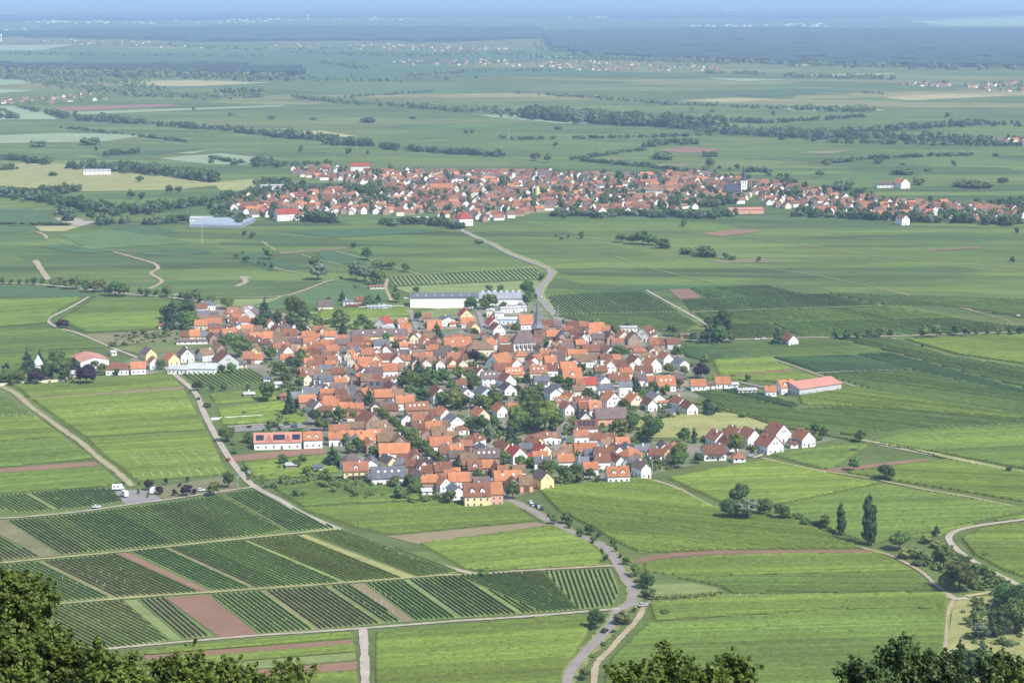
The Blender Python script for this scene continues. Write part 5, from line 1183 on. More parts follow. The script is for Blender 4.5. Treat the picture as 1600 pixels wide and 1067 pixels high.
def scatter_town(mh, poly_px, dmin, n, grid, trees=0.4, tall=(3.4, 5.0), white=0.0, walls=(0, 0, 1, 1, 2, 9, 9, 9)):
    P = [(G(*q).x, G(*q).y) for q in poly_px]
    xs_, ys_ = [q[0] for q in P], [q[1] for q in P]
    placed = {}
    tries = 0; cnt = 0
    while cnt < n and tries < n * 30:
        tries += 1
        x, y = random.uniform(min(xs_), max(xs_)), random.uniform(min(ys_), max(ys_))
        if not inside(P, x, y): continue
        k = (int(x // dmin), int(y // dmin))
        if any((x - q[0]) ** 2 + (y - q[1]) ** 2 < dmin * dmin for i in (-1, 0, 1) for j in (-1, 0, 1) for q in placed.get((k[0] + i, k[1] + j), [])): continue
        if any((x - h[0]) ** 2 + (y - h[1]) ** 2 < (h[2] + 5) ** 2 for h in HOUSE_POS[-20:]): continue
        placed.setdefault(k, []).append((x, y)); cnt += 1
        if random.random() < trees:
            w = random.uniform(6, 12); FAR_TREES.append((x, y, w, w * random.uniform(.9, 1.5), random.choice('bbbdbl'))); continue
        a = R(grid + random.choice([0, 0, 90, 90, 20, 110]) + random.uniform(-8, 8))
        L, W = random.uniform(8, 14.5), random.uniform(6.5, 9)
        mh.add(x, y, a, L, W, random.uniform(*tall), W / 2 * random.uniform(.75, .95), random.choice(walls), 4 + random.choice([0, 1, 1, 1, 2, 2, 2, 2, 3, 4, 4]))
mh = MassHouses()
scatter_town(mh, [(352,318),(380,310),(440,306),(520,300),(600,296),(700,298),(720,320),(640,338),(560,335),(420,345),(372,332)], 12.5, 340, 12, .30)
scatter_town(mh, [(455,266),(520,264),(560,272),(600,268),(700,272),(860,270),(880,300),(860,330),(780,345),(720,350),(690,345),(640,310),(560,290),(470,276)], 12.5, 500, 12, .28)
scatter_town(mh, [(860,272),(960,278),(1080,271),(1160,282),(1180,300),(1160,318),(1060,330),(980,335),(880,338)], 12.5, 460, 15, .40)
scatter_town(mh, [(1160,285),(1250,295),(1320,308),(1440,318),(1520,325),(1600,332),(1600,346),(1440,348),(1300,335),(1200,322)], 12.5, 430, 10, .30)
mh.build('far_village_houses', 'orange roofed houses crowding the second village on the plain')
mh = MassHouses()
for poly, n, d in (([(0,155),(60,155),(120,148),(190,151),(190,157),(90,162),(0,163)], 90, 16), ([(1408,132),(1480,129),(1490,137),(1412,135)], 60, 16), ([(1500,133),(1600,128),(1600,144),(1530,142)], 90, 18),
                   ([(830,100),(900,95),(1000,101),(1120,103),(1120,111),(960,112),(860,109)], 260, 22), ([(520,72),(600,69),(700,72),(800,76),(800,82),(640,80),(540,78)], 240, 26),
                   ([(40,62),(160,64),(330,70),(330,78),(200,72),(60,68)], 220, 26), ([(600,96),(760,92),(830,96),(830,104),(640,103)], 120, 24), ([(1555,218),(1600,218),(1600,228),(1570,228)], 25, 16),
                   ([(400,68),(500,70),(500,76),(420,74)], 40, 26), ([(1300,44),(1600,36),(1600,46),(1400,47)], 120, 45)):
    scatter_town(mh, poly, d, int(n * .6), 10, .45, (3.0, 4.2), walls=(1, 2, 9, 9, 9))
mh.build('distant_town_houses', 'pale and red roofed houses of the small towns far out on the plain')
# white blocks of the industrial belt near the horizon
mh = MassHouses()
for (x0, x1, y0, y1, n) in ((40,240,34,38,34),(80,110,34,36,12),(270,420,33,37,22),(350,460,29,33,26),(400,450,26,32,16),(560,640,25,33,30),(700,740,20,25,14),(880,950,27,29,14),(1080,1200,40,43,26),(1215,1300,38,43,30),(0,60,46,50,10),(1130,1160,16,18,6),(520,530,22,32,6)):
    for k in range(n):
        p = G(random.uniform(x0, x1), random.uniform(y0, y1)); s = p.y / 3200
        mh.add(p.x, p.y, R(random.uniform(-8, 8)), random.uniform(1.5, 6) * s, random.uniform(8, 20), random.uniform(.5, 1.5) * s, 1.0, 0, 0)
mh.build('distant_white_blocks', 'white industrial blocks in the haze near the horizon')
for (px, py, h, lab) in ((481, 32, 58, 'slim white water tower rising from the industrial belt near the horizon'), (2, 66, 40, 'pale round water tower at the far town'), (965, 16, 75, 'thin pale chimney tower near the horizon')):
    p = G(px, py); root = bpy.data.objects.new('water_tower', None); col.objects.link(root); root.location = p; tag(root, lab, 'tower')
    b = MB(); r = .09 * h; b.cyl(0, 0, 0, h * .75, r, r * .8, 12); link('shaft', b.build('shaft'), root, WALL['w'])
    b = MB(); b.cyl(0, 0, h * .75, h * .8, r * .8, r * 1.5, 12); b.cyl(0, 0, h * .8, h, r * 1.5, r * 1.4, 12); link('tank', b.build('tank'), root, WALL['w'])
print('buildings', len(HOUSE_POS))

# ================================================================== trees
_ico = bmesh.new(); bmesh.ops.create_icosphere(_ico, subdivisions=1, radius=1.0)
ICO_V = np.array([v.co[:] for v in _ico.verts]); ICO_F = np.array([[v.index for v in f.verts] for f in _ico.faces]); _ico.free()
OCT_V = np.array([(1, 0, 0), (0, 1, 0), (-1, 0, 0), (0, -1, 0), (0, 0, 1), (0, 0, -1)], float); OCT_F = np.array([(0, 1, 4), (1, 2, 4), (2, 3, 4), (3, 0, 4), (1, 0, 5), (2, 1, 5), (3, 2, 5), (0, 3, 5)])
def leaf_quads(C, N, size, seed):
    """one small tilted quad per centre C, facing roughly N"""
    g = np.random.default_rng(seed); n = len(C)
    N = N + g.normal(0, .55, (n, 3)); N /= np.linalg.norm(N, axis=1)[:, None] + 1e-9
    A = np.cross(N, g.normal(0, 1, (n, 3))); A /= np.linalg.norm(A, axis=1)[:, None] + 1e-9
    B = np.cross(N, A)
    s = size * (0.6 + 0.8 * g.random((n, 1))); s2 = s * (0.6 + .5 * g.random((n, 1)))
    fold = N * s * .25
    V = np.stack([C - A * s, C - B * s2 + fold, C + A * s, C + B * s2 + fold], axis=1).reshape(-1, 3)
    return V, np.arange(4 * n).reshape(-1, 4)
def crown_mesh(name, kind, seed, nleaf, lobes=9, size=.05, m=None, core=.78, cheap=False):
    CV, CF = (OCT_V, OCT_F) if cheap else (ICO_V, ICO_F)
    """unit crown: 1 wide, z from its foot to 1; lobes give clumps with gaps between"""
    g = np.random.default_rng(seed); L_ = []
    if kind == 'round':
        L_.append((0, 0, .60, .33, .30))
        for i in range(lobes):
            a = 2 * math.pi * (i + g.random() * .7) / lobes; z = g.uniform(.36, .82); rr = .30 * math.sqrt(max(.15, 1 - ((z - .55) / .45) ** 2))
            L_.append((rr * math.cos(a), rr * math.sin(a), z, g.uniform(.15, .22), g.uniform(.12, .18)))
        L_.append((g.uniform(-.08, .08), g.uniform(-.08, .08), .86, .17, .13))
    elif kind == 'cone':
        for i in range(11):
            t = i / 10; r = .44 * (1 - t) ** .85 + .03; k = max(1, int(5 * (1 - t)) + 1)
            for q in range(k):
                a = g.random() * 6.28; rr = r * .55 if k > 1 else 0
                L_.append((rr * math.cos(a), rr * math.sin(a), .08 + t * .88, r * .62, .075))
    elif kind == 'column':
        for i in range(14):
            t = i / 13; r = .36 * math.sin(math.pi * min(1, .12 + t * .86)) ** .6
            a = g.random() * 6.28; rr = r * .4
            L_.append((rr * math.cos(a), rr * math.sin(a), .08 + t * .86, r * .85, .08))
    else:   # low shrub
        for i in range(lobes):
            a = 2 * math.pi * i / lobes; rr = .30 * g.random() ** .5
            L_.append((rr * math.cos(a), rr * math.sin(a), g.uniform(.25, .65), g.uniform(.18, .26), g.uniform(.2, .32)))
    L_ = np.array(L_)
    w = L_[:, 3] ** 2; pick = g.choice(len(L_), nleaf, p=w / w.sum())
    D = g.normal(0, 1, (nleaf, 3)); D /= np.linalg.norm(D, axis=1)[:, None]
    rad = (0.72 + .38 * g.random((nleaf, 1)))
    R3 = np.stack([L_[pick, 3], L_[pick, 3], L_[pick, 4]], axis=1)
    C = L_[pick, :3] + D * R3 * rad
    V, Q = leaf_quads(C, D, size, seed + 1)
    Vs, Ts, b = [V], [], len(V)
    for x, y, z, r, rz in L_:
        Vs.append(CV * np.array([r, r, rz]) * core * (1 + g.normal(0, .08, (len(CV), 1))) + np.array([x, y, z])); Ts.append(CF + b); b += len(CV)
    me = np_mesh(name, np.concatenate(Vs), Q, np.concatenate(Ts))
    if m: me.materials.append(m)
    return me
def trunk_mesh(kind, seed):
    g = np.random.default_rng(seed); b = MB(); h = .5 if kind == 'round' else (.3 if kind == 'low' else .8)
    b.cyl(0, 0, 0, h * .6, .035, .025, 6); b.cyl(0, 0, h * .6, h, .025, .012, 6)
    for i in range(3):
        a = 2.1 * i + g.random(); x, y = .14 * math.cos(a), .14 * math.sin(a); z0, z1 = h * .5, h * .5 + .22
        b.add([(-.012, 0, z0), (.012, 0, z0), (0, .014, z0), (x, y, z1)], [(0, 1, 3), (1, 2, 3), (2, 0, 3)])
    me = b.build('trunk'); me.materials.append(M_bark); return me
FORM = {'b': 'round', 'd': 'cone', 'p': 'round', 'l': 'round', 'y': 'round', 'c': 'column', 's': 'low'}
CR, TR = {}, {}
for k in 'bdplycs':
    f = FORM[k]
    CR[k] = [crown_mesh('crown', f, 100 + ord(k) * 10 + i, {'round': 620, 'cone': 620, 'column': 900, 'low': 260}[f], 9 + i % 3, {'round': .052, 'cone': .05, 'column': .055, 'low': .09}[f], LEAF[k]) for i in range({'b': 7, 's': 4}.get(k, 3))]
    TR[k] = [trunk_mesh(f, i) for i in range(2)]
BIG = [crown_mesh('crown', 'round', 900 + i, 1800, 14, .032, LEAF['b']) for i in range(3)]
ASPECT = {'b': 1.0, 'd': 1.75, 'p': 1.0, 'l': 1.1, 'y': .95, 'c': 2.6, 's': .62}
TREES = []
def T(reg, rows):
    """(x, y of the crown's centre, crown width, kind, height/width)"""
    sc = REG[reg][2]
    for r in rows:
        zx, zy, zw = r[:3]; k = r[3] if len(r) > 3 else 'b'; k = 's' if k == 'b' and len(r) > 4 and r[4] < .65 else k; asp = (r[4] if len(r) > 4 else ASPECT[k] * random.uniform(.9, 1.12)) * (.9 if k == 'd' else 1)
        x, y = RP(reg, zx, zy); w = zw / sc * (1.2 if k == 'd' else 1.0) * (1.22 if reg == 'L' else 1.12 if reg in 'ABCDEFGL' else (1.3 if reg == 'W' else 1.04))
        TREES.append((x, y + w * asp * .5, w, k, asp))
T('A', [(150,260,100),(210,225,100,'d',1.7),(270,230,110),(340,235,120),(190,320,90,'d',1.5),(300,310,110),(380,305,100),(120,328,50),(160,85,75),(280,118,60),(340,128,70),(405,108,85),(440,150,55),(535,152,70),(670,172,115,'b',.9),
 (980,255,150,'d',1.5),(950,335,110),(1085,305,80,'b',1.4),(1240,230,180),(1215,320,140),(1320,280,110),(1280,390,100),(1430,325,80,'s'),(330,350,100),(270,372,70,'s'),(640,505,110),(765,535,160),(690,475,90),(725,470,70),(830,545,100),
 (960,545,60,'y'),(1030,600,110),(895,625,60,'p'),(1285,615,105),(1245,690,100),(1110,720,110),(1195,660,80),(620,728,70),(705,720,80),(420,862,95),(540,880,60),(635,876,65),(840,875,50),(1000,915,135),(425,585,60,'p'),(350,735,40,'s'),(235,740,40,'s'),(115,690,75),
 (1190,985,90,'d',2.3),(500,1025,65,'s'),(1150,800,80),(1270,830,80),(1225,755,70),(1500,330,70,'s'),(1590,320,70,'s'),(1210,880,55)])
T('B', [(292,168,50,'d',1.7),(178,188,40,'s'),(300,372,120),(255,330,90),(298,425,55,'d',2),(460,372,90),(420,410,80),(520,430,80,'s'),(90,385,60,'s'),(200,380,55,'s'),(90,460,55,'s'),(20,440,55,'s'),(520,212,95),(590,190,48,'p',1.4),(745,182,85),(738,112,38,'d',1.6),(912,120,60),(995,235,40,'l'),
 (1110,222,70),(1175,225,60),(1240,220,50),(1300,210,90),(1365,240,115),(1470,232,100),(1545,215,90),(920,345,70),(1080,450,85,'d',1.4),(985,420,50),(970,472,50,'s'),(740,590,85),(660,520,75),(468,495,60,'s'),(1240,642,75),(1388,680,120,'p'),(1460,692,85),
 (925,770,110,'d',1.4),(830,830,105),(880,885,130),(800,890,95),(960,870,120),(1050,850,120),(1130,850,120),(1005,785,60),(1260,812,110),(1350,832,100),(1380,890,115),(1200,925,90),(1235,985,110),(960,1000,120),(1130,1020,110),(1290,1035,100),(1550,1010,105),(1430,1050,110),(515,1000,72,'d',1.9),(1060,905,80),(860,960,90)])
T('C', [(400,440,80),(500,195,85,'b',1.4),(500,115,115),(180,105,65),(275,112,65),(180,220,105),(300,262,70),(570,170,40),(542,302,30,'s'),(800,385,38),(1060,378,85,'s'),(1230,450,85),(1340,402,60,'s'),(660,572,60,'b',1.3),(400,585,75,'y'),(262,635,40,'d',1.5),(60,475,75),(500,845,60,'d',1.4),
 (420,885,70),(840,895,85),(800,725,70),(950,775,80),(820,592,28,'d',1.8),(765,875,90),(1260,640,115),(1320,625,80,'s'),(520,1000,125),(620,950,80,'y'),(232,1020,105),(372,935,70,'s'),(430,942,48,'p'),(1412,905,85,'d',1.2),(1550,930,85),(1000,990,100),(1190,655,60)])
T('D', [(315,155,82),(560,102,60),(575,180,130,'d',.9),(660,112,140,'b',1.25),(640,190,110),(540,190,70),(455,208,60),(715,205,70),(1043,190,72,'d',1.7),(1192,242,42,'s'),(1450,185,50),(1525,187,50),(1592,190,45),(540,368,72),(512,440,112,'p',.9),(345,312,85),(290,425,80),(392,440,60),(735,475,35,'s'),(835,488,48),
 (182,552,68),(270,572,65),(362,528,60),(60,512,58),(563,665,75,'d',1.75),(625,700,38,'d',1.2),(155,850,115),(212,820,85),(40,790,100),(390,890,95),(462,880,52,'c',2.2),(758,950,115,'b',1.2),(850,972,50,'s'),(1220,935,35,'s'),(1302,845,70),(1362,862,65),(800,745,55,'s'),(365,1000,115),(490,1030,55),(1100,870,50,'s'),(445,395,50,'s')])
T('E', [(40,440,90),(210,362,60),(300,370,42),(600,272,115),(705,262,95),(805,262,130,'y'),(910,262,85),(690,185,42,'d',1.6),(640,335,95),(705,345,85),(862,460,105),(960,505,105),(890,530,95),(1082,560,85),(745,585,130,'d',1.15),(800,645,75),(335,628,85),(495,622,75),(446,665,75,'y'),(300,692,38,'y'),(155,705,38,'s'),
 (245,752,40,'s'),(20,702,50),(440,905,65),(500,915,45),(760,880,80,'s'),(880,860,80,'s'),(280,512,70,'s'),(1310,905,110),(1260,812,95),(1385,800,90),(1425,875,80),(1072,832,58,'s'),(1140,832,58,'s'),(1400,965,75,'s'),(350,470,60,'s'),(190,500,50,'s')])
T('E', [(1105,185,70,'y'),(1155,228,75),(1190,270,80,'y'),(1240,310,80),(1282,345,80),(1325,382,85,'y'),(1372,412,85),(1420,448,100),(1440,495,90,'y'),(1492,520,85),(1535,560,85),(1580,595,80,'y')])
T('F', [(40,440,90,'y'),(92,412,85),(105,475,90,'y'),(170,512,85),(212,552,80),(262,592,80,'y'),(312,625,75),(480,690,80),(552,722,75),(620,752,85),(680,770,65)])
T('F', [(1055,120,170),(955,295,190),(1062,245,210),(1182,265,220),(1120,320,170),(1270,305,140),(1165,190,110),(900,425,105,'d',1.1),(720,405,100,'l',1.4),(650,335,130),(560,332,95),(762,312,75),(440,332,75),(420,130,150),(340,130,100),(520,150,105),(680,160,115),(760,132,105),(462,460,70),
 (842,612,105),(980,650,105),(1060,652,85),(1180,692,115),(1240,682,95),(900,692,75,'s'),(1340,742,105),(1440,722,95),(1470,782,75),(1400,792,75),(1280,802,65,'s'),(910,880,125,'b',1.15),(385,940,110,'b',1.05),(100,832,105),(190,962,75,'s'),(80,972,75,'s'),(275,932,75,'s'),(1310,462,55),(820,835,65),(412,690,48,'d',1.5),(30,905,80,'s'),(50,790,90),(1550,560,60)])
T('G', [(40,202,85),(730,612,145),(790,550,85,'b',1.2),(580,520,110,'b',1.15),(480,560,115),(430,542,60),(970,790,140),(958,845,115),(1130,832,75),(800,862,95,'s'),(900,852,60,'s'),(220,780,60,'b',1.3),(90,922,75),(220,962,95),(40,982,75),(280,1012,55),(560,905,75),(680,952,70),(500,382,85),(850,395,60,'s'),(760,400,60,'s'),(670,405,60,'s'),(620,830,50,'s'),(1170,360,40,'s')])
T('L', [(232,700,100,'d',1.75),(332,690,85,'d',1.35),(480,690,125),(300,842,125,'p',.95),(402,795,115),(502,785,125),(720,822,160,'p',.9),(790,732,72),(850,772,70,'y'),(970,802,58),(150,852,115),(45,842,105),(622,720,48,'d',2),(545,835,85),(52,760,58,'p',.9),(520,405,105,'p',.6),(940,572,65,'s'),(1190,475,40),(65,880,60),(560,740,80),
 (20,45,52),(92,52,35),(165,52,42),(230,52,35),(288,45,55),(350,46,52),(450,60,70),(505,45,62),(560,72,68),(640,60,88),(720,90,78),(790,92,78),(850,85,80),(900,122,78),(962,112,110),(1030,122,95),(1172,132,58),(1230,142,58),(1388,135,78),(1300,142,50)])
T('R', [(412,355,88,'b',1.05),(372,412,80),(440,412,115,'l',.75),(520,405,72),(590,422,72),(622,445,45,'s'),(690,462,55,'s'),(770,465,50),(795,502,38,'s'),(836,455,52,'c',2.5),(953,458,80,'c',2.6),(1080,545,92,'b',.85),(1025,260,76,'b',.85),(890,226,52),(1142,592,75,'s'),(1234,500,34,'d',1.3),(1232,560,50,'s'),(1192,538,55,'s'),
 (1262,600,75),(1330,690,155,'b',.8),(1275,715,75),(1400,652,48,'s'),(1452,690,48,'s'),(1500,702,50,'s'),(1155,635,48,'s'),(1540,246,32),(920,108,55),(1530,720,38,'s'),(1520,775,80,'l',.8),(1570,780,60),(30,712,65),(1365,615,30,'s'),(1100,600,60,'s'),(740,468,45,'s'),(660,440,45,'s'),(1180,610,45,'s'),(1440,600,35,'s')])
T('Q', [(1420,385,82,'l',.9),(1560,325,150),(1500,350,110),(1582,262,130),(1520,245,105),(1482,375,75),(1540,432,55,'s'),(1330,480,100,'d',1.2),(1420,490,105,'d',1.3),(1380,520,110)])
T('K', [(735,232,48),(800,225,68),(815,255,42),(870,300,45),(920,285,58),(966,306,35,'b',1.2),(935,335,40),(1035,347,40),(1051,380,25,'b',1.6),(980,392,24,'b',1.5),(1000,425,34,'b',1.2),(1074,416,25,'b',1.3),(1106,440,52),(1150,490,60),(1200,545,68),(1160,542,42,'s'),(1222,602,85,'s'),(950,740,95,'b',1.05),(1080,730,90,'s',.8),(1145,690,26,'b',1.2),
 (990,862,36,'s'),(930,925,36,'s'),(890,1018,65),(378,497,68,'s',.75),(1130,515,40,'s'),(1040,800,36,'s'),(1300,700,60,'s'),(710,210,24)])
T('H', [(920,700,62,'p',1.1),(985,735,55,'p'),(1025,675,34,'p',1.4),(1158,665,26,'p',1.6),(1150,735,80,'p',.9),(1080,745,45,'p'),(1200,740,50,'p',.8),(1320,725,85),(1410,670,80,'b',1.2),(760,690,30),(855,740,24,'b',1.4),(912,765,22,'b',1.3),(860,690,20),(1400,385,110,'b',.85),(1440,440,40,'s'),(1445,490,50,'s'),(1510,600,50,'s'),(1280,205,55,'s'),
 (165,148,36,'s'),(1510,255,40,'s'),(1540,340,30,'s'),(1560,420,55),(1530,400,50),(640,790,62,'s',.8) if False else (1110,700,30,'p')])
T('U', [(355,612,82),(880,562,52,'b',.75),(962,618,72),(640,670,85),(660,725,125,'l',.85),(895,725,100,'l',1.1),(950,745,110,'l',.8),(1020,760,95),(1060,760,60),(1060,690,75,'b',.7),(1110,690,70,'b',.7),(1020,680,60,'b',.7),(1200,705,55),(155,630,32),(195,610,25),(215,652,55,'b',.7),(295,675,30),(328,680,34),(375,690,42),(255,502,46),(205,488,40),(800,765,30,'s'),(900,815,45,'s')])
T('V', [(902,502,50,'b',.95),(745,510,24),(820,512,26),(1150,520,80,'b',.7),(1215,530,80,'b',.7),(1280,520,110,'b',.75),(1340,535,90,'b',.7),(1400,555,70,'b',.8),(1540,420,38,'b',1.3),(1550,598,75,'b',.5),(655,762,48),(780,515,40,'s'),(1525,590,40,'s'),(270,540,60,'s',.5)])
T('W', [(205,425,85,'b',.5),(120,425,50,'b',.5),(290,447,28),(320,455,34,'s'),(437,462,20),(15,392,60,'b',.6),(222,40,34),(705,88,34,'b',.8),(790,130,36,'b',.6),(835,130,36,'b',.5),(1070,76,84,'b',.3),(1137,120,48,'b',.6),(1320,128,60,'b',.5),(1375,132,70,'b',.45),(1430,136,60,'b',.4),(1510,113,45,'b',.55),(1548,465,24),(1568,335,24),
 (1160,782,40),(1217,778,44),(1302,772,36,'b',1.1),(1346,780,30),(1390,780,28),(1438,785,20),(1490,776,36),(1540,778,30),(1585,775,36),(775,790,36),(822,793,34),(870,795,30),(922,787,34),(966,783,36),(1014,782,26),(1155,840,18),(600,165,40),(108,300,26,'b',1.3),(930,172,16),(740,40,30,'s'),(960,28,40,'s')])
for r in [(303,169,9),(340,143,8),(362,177,14,'b',.5),(425,183,14,'b',.5),(490,185,13,'b',.4),(575,187,30,'b',.3),(645,183,14,'b',.4),(728,206,10,'b',.8),(738,206,10,'b',.8),(785,212,14,'b',.6),(545,236,13),(575,238,8),(470,232,10),(205,304,14),(222,306,13),(265,296,14),(280,296,13),(118,293,21,'b',.6),(100,288,8),(83,271,16,'b',.5),(218,280,14,'b',.7),
          (60,224,30,'b',.35),(140,220,36,'b',.35),(150,232,8),(178,235,8),(330,252,11,'b',.6),(366,255,14,'b',.7),(1035,242,40,'b',.35),(868,225,10),(940,155,6),(1112,172,11,'b',.6),(1208,177,8),(1080,170,10),(872,199,16,'b',.4),(888,188,10),(836,245,18,'b',.7),(856,247,14),(1112,254,13,'b',.8),(1110,240,30,'b',.3),(1490,255,10),(1556,241,12,'b',.6),(1410,256,9,'b',.5),(1450,265,14,'b',.4),(1520,286,60,'b',.2),(1480,180,10)]:
    T('P', [r if len(r) < 5 or r[4] > .6 else (*r[:3], 's', r[4])])

# stands and hedgerows on the plain: many crowns, one mass each
def belt(pts, h, n, spread=6, kinds='bbbdl', wr=(7, 13)):
    P = [G(*p) for p in pts]; seg = [(P[i + 1] - P[i]).length for i in range(len(P) - 1)]; tot = sum(seg)
    for _ in range(n):
        s = random.random() * tot; i = 0
        while s > seg[i] and i < len(seg) - 1: s -= seg[i]; i += 1
        p = P[i].lerp(P[i + 1], s / seg[i]); hh = h * random.uniform(.55, 1.2)
        FAR_TREES.append((p.x + random.gauss(0, spread * .4), p.y + random.gauss(0, spread * .62), max(random.uniform(*wr), hh * .75) * (hh / h) ** .5 * 1.25, hh, random.choice(kinds)))
BELTS = [([(0,305),(60,312),(100,322),(150,330),(230,332),(270,325)], 13, 130, 22), ([(40,312),(110,300)], 14, 40, 12), ([(170,337),(250,330),(330,318),(400,305),(450,290)], 11, 90, 20), ([(95,330),(110,345)], 10, 16, 10), ([(150,345),(175,352),(200,350)], 13, 16, 8),
 ([(0,248),(30,252),(82,258)], 12, 36, 12), ([(122,262),(180,268),(250,273),(340,285)], 14, 110, 20), ([(180,262),(230,266),(320,276)], 13, 60, 20), ([(0,266),(28,265)], 9, 12, 5), ([(400,252),(450,262),(520,258)], 9, 40, 15), ([(325,248),(420,262)], 7, 40, 10),
 ([(35,168),(60,175),(120,187)], 13, 60, 18), ([(120,188),(170,191),(320,202),(425,213),(500,219),(572,229)], 13, 210, 14), ([(155,188),(185,192)], 16, 24, 12), ([(430,214),(480,218)], 17, 24, 14), ([(510,226),(572,229)], 15, 34, 14), ([(595,231),(625,236)], 13, 24, 10), ([(640,235),(700,240),(782,245)], 11, 80, 12),
 ([(60,128),(140,140),(215,150),(285,152),(330,155),(410,152)], 15, 260, 60), ([(340,146),(410,144)], 17, 60, 25), ([(200,135),(260,150)], 14, 70, 60), ([(455,152),(490,156),(550,163),(650,168),(720,175),(800,178)], 13, 220, 25), ([(540,153),(610,148),(675,144)], 9, 60, 20), ([(720,170),(800,176)], 12, 50, 20),
 ([(800,146),(900,152),(1050,164),(1150,168),(1260,172),(1370,173)], 10, 170, 20), ([(1240,172),(1290,174),(1360,174)], 15, 80, 30), ([(810,184),(850,185),(900,190),(960,194),(1010,196),(1060,199),(1120,200)], 24, 420, 45), ([(830,183),(900,188),(990,193)], 24, 160, 25),
 ([(1110,206),(1180,210),(1275,214),(1400,218),(1550,222)], 13, 330, 55), ([(1200,212),(1300,216)], 15, 120, 60), ([(1305,210),(1420,202),(1530,195),(1600,197)], 12, 170, 25), ([(1200,193),(1280,188),(1350,183)], 9, 60, 15), ([(1140,190),(1200,193)], 11, 40, 25),
 ([(800,219),(880,217),(960,216),(1090,213)], 7, 70, 10), ([(1005,230),(1040,226),(1090,226)], 12, 40, 15), ([(910,252),(960,257),(1020,262),(1080,270)], 7, 70, 8), ([(890,250),(1010,234)], 6, 40, 8), ([(1290,256),(1340,252)], 8, 24, 8), ([(1350,250),(1420,246),(1520,243)], 7, 60, 8), ([(1290,222),(1440,226),(1600,228)], 8, 70, 25),
 ([(1345,146),(1380,148)], 9, 10, 6), ([(1240,121),(1390,124)], 16, 90, 50), ([(0,172),(30,185)], 9, 20, 8), ([(0,185),(28,186)], 12, 20, 8), ([(95,200),(180,209),(290,222)], 6, 50, 6), ([(170,243),(215,240)], 10, 20, 10), ([(0,350),(110,352)], 3, 24, 3), ([(1120,264),(1200,270),(1240,290)], 9, 30, 15), ([(1290,296),(1350,302)], 9, 24, 10),
 ([(1250,338),(1320,340),(1400,346),(1480,348),(1600,352)], 12, 110, 14), ([(1040,338),(1100,340),(1140,336)], 10, 60, 14), ([(860,338),(980,336),(1040,340)], 8, 44, 14), ([(600,352),(660,350),(700,354)], 9, 30, 12), ([(470,345),(520,348)], 13, 24, 10), ([(335,320),(350,345),(380,350)], 11, 40, 16), ([(545,302),(610,306)], 13, 44, 12), ([(700,356),(722,358)], 8, 14, 6),
 ([(220,352),(300,344)], 9, 24, 12), ([(420,288),(470,300),(520,298)], 12, 60, 26), ([(1060,320),(1120,322),(1150,312)], 11, 50, 20), ([(930,340),(1000,332)], 8, 30, 14), ([(1480,340),(1600,338)], 11, 60, 14), ([(1540,326),(1600,322)], 12, 40, 16), ([(950,310),(1010,305)], 10, 40, 20), ([(720,275),(735,276)], 10, 6, 5),
 ([(0,112),(150,118),(300,122),(450,124)], 20, 420, 160), ([(0,122),(140,128),(220,132)], 18, 120, 80), ([(520,100),(570,108)], 20, 60, 60), ([(1100,115),(1200,117)], 14, 60, 40), ([(480,85),(620,88),(760,86)], 20, 120, 120), ([(0,85),(200,88),(420,90)], 16, 120, 90), ([(250,72),(420,80),(560,76)], 18, 100, 120), ([(770,84),(900,94),(1130,100)], 18, 160, 90), ([(900,88),(1000,96),(1130,100),(1280,104),(1400,107),(1600,110)], 20, 240, 60), ([(860,60),(855,75),(900,90)], 20, 80, 120), ([(450,124),(600,128),(720,124)], 12, 80, 60), ([(640,120),(760,112),(860,112)], 14, 80, 60)]
for pts, h, n, sp in BELTS: belt(pts, h, n, sp)
# gardens between the village houses: low growth in whatever gap is left
def garden_fill(poly, n):
    P = [(G(*q).x, G(*q).y) for q in poly]; xs_, ys_ = [q[0] for q in P], [q[1] for q in P]
    k = 0
    while k < n:
        x, y = random.uniform(min(xs_), max(xs_)), random.uniform(min(ys_), max(ys_))
        if not inside(P, x, y): continue
        k += 1
        if any((x - h[0]) ** 2 + (y - h[1]) ** 2 < (h[2] * .72 + .5) ** 2 for h in HOUSE_POS): continue
        w = random.choice([random.uniform(1.6, 4.2), random.uniform(3, 7)]); FAR_TREES.append((x, y, w, w * random.uniform(.5, .95), random.choice('sssbby')))
n_before = len(FAR_TREES)
garden_fill([(640,585),(700,560),(800,575),(1000,590),(1080,640),(990,690),(1060,730),(980,750),(850,760),(800,700),(740,690),(690,640)], 900)
garden_fill([(1090,690),(1130,665),(1215,675),(1300,685),(1190,712)], 60)
garden_fill([(470,490),(560,505),(640,500),(640,515),(540,520),(470,512)], 60)
garden_fill([(400,560),(470,590),(480,660),(500,700),(400,690),(440,640),(420,600)], 120)
garden_fill([(440,745),(560,745),(700,770),(780,782),(690,784),(560,782)], 90)
garden_fill([(180,520),(300,518),(300,530),(180,545)], 60)
garden_fill([(380,745),(520,735),(520,755),(400,765)], 36)
garden_fill([(1500,870),(1560,900),(1590,940),(1600,1010),(1520,1010),(1500,950),(1540,930),(1440,880),(1470,862)], 150)
GARDEN = FAR_TREES[n_before:]; del FAR_TREES[n_before:]
garden_fill([(0,575),(30,560),(130,565),(170,580),(140,600),(0,600)], 40)
GARDEN += FAR_TREES[n_before:]; del FAR_TREES[n_before:]

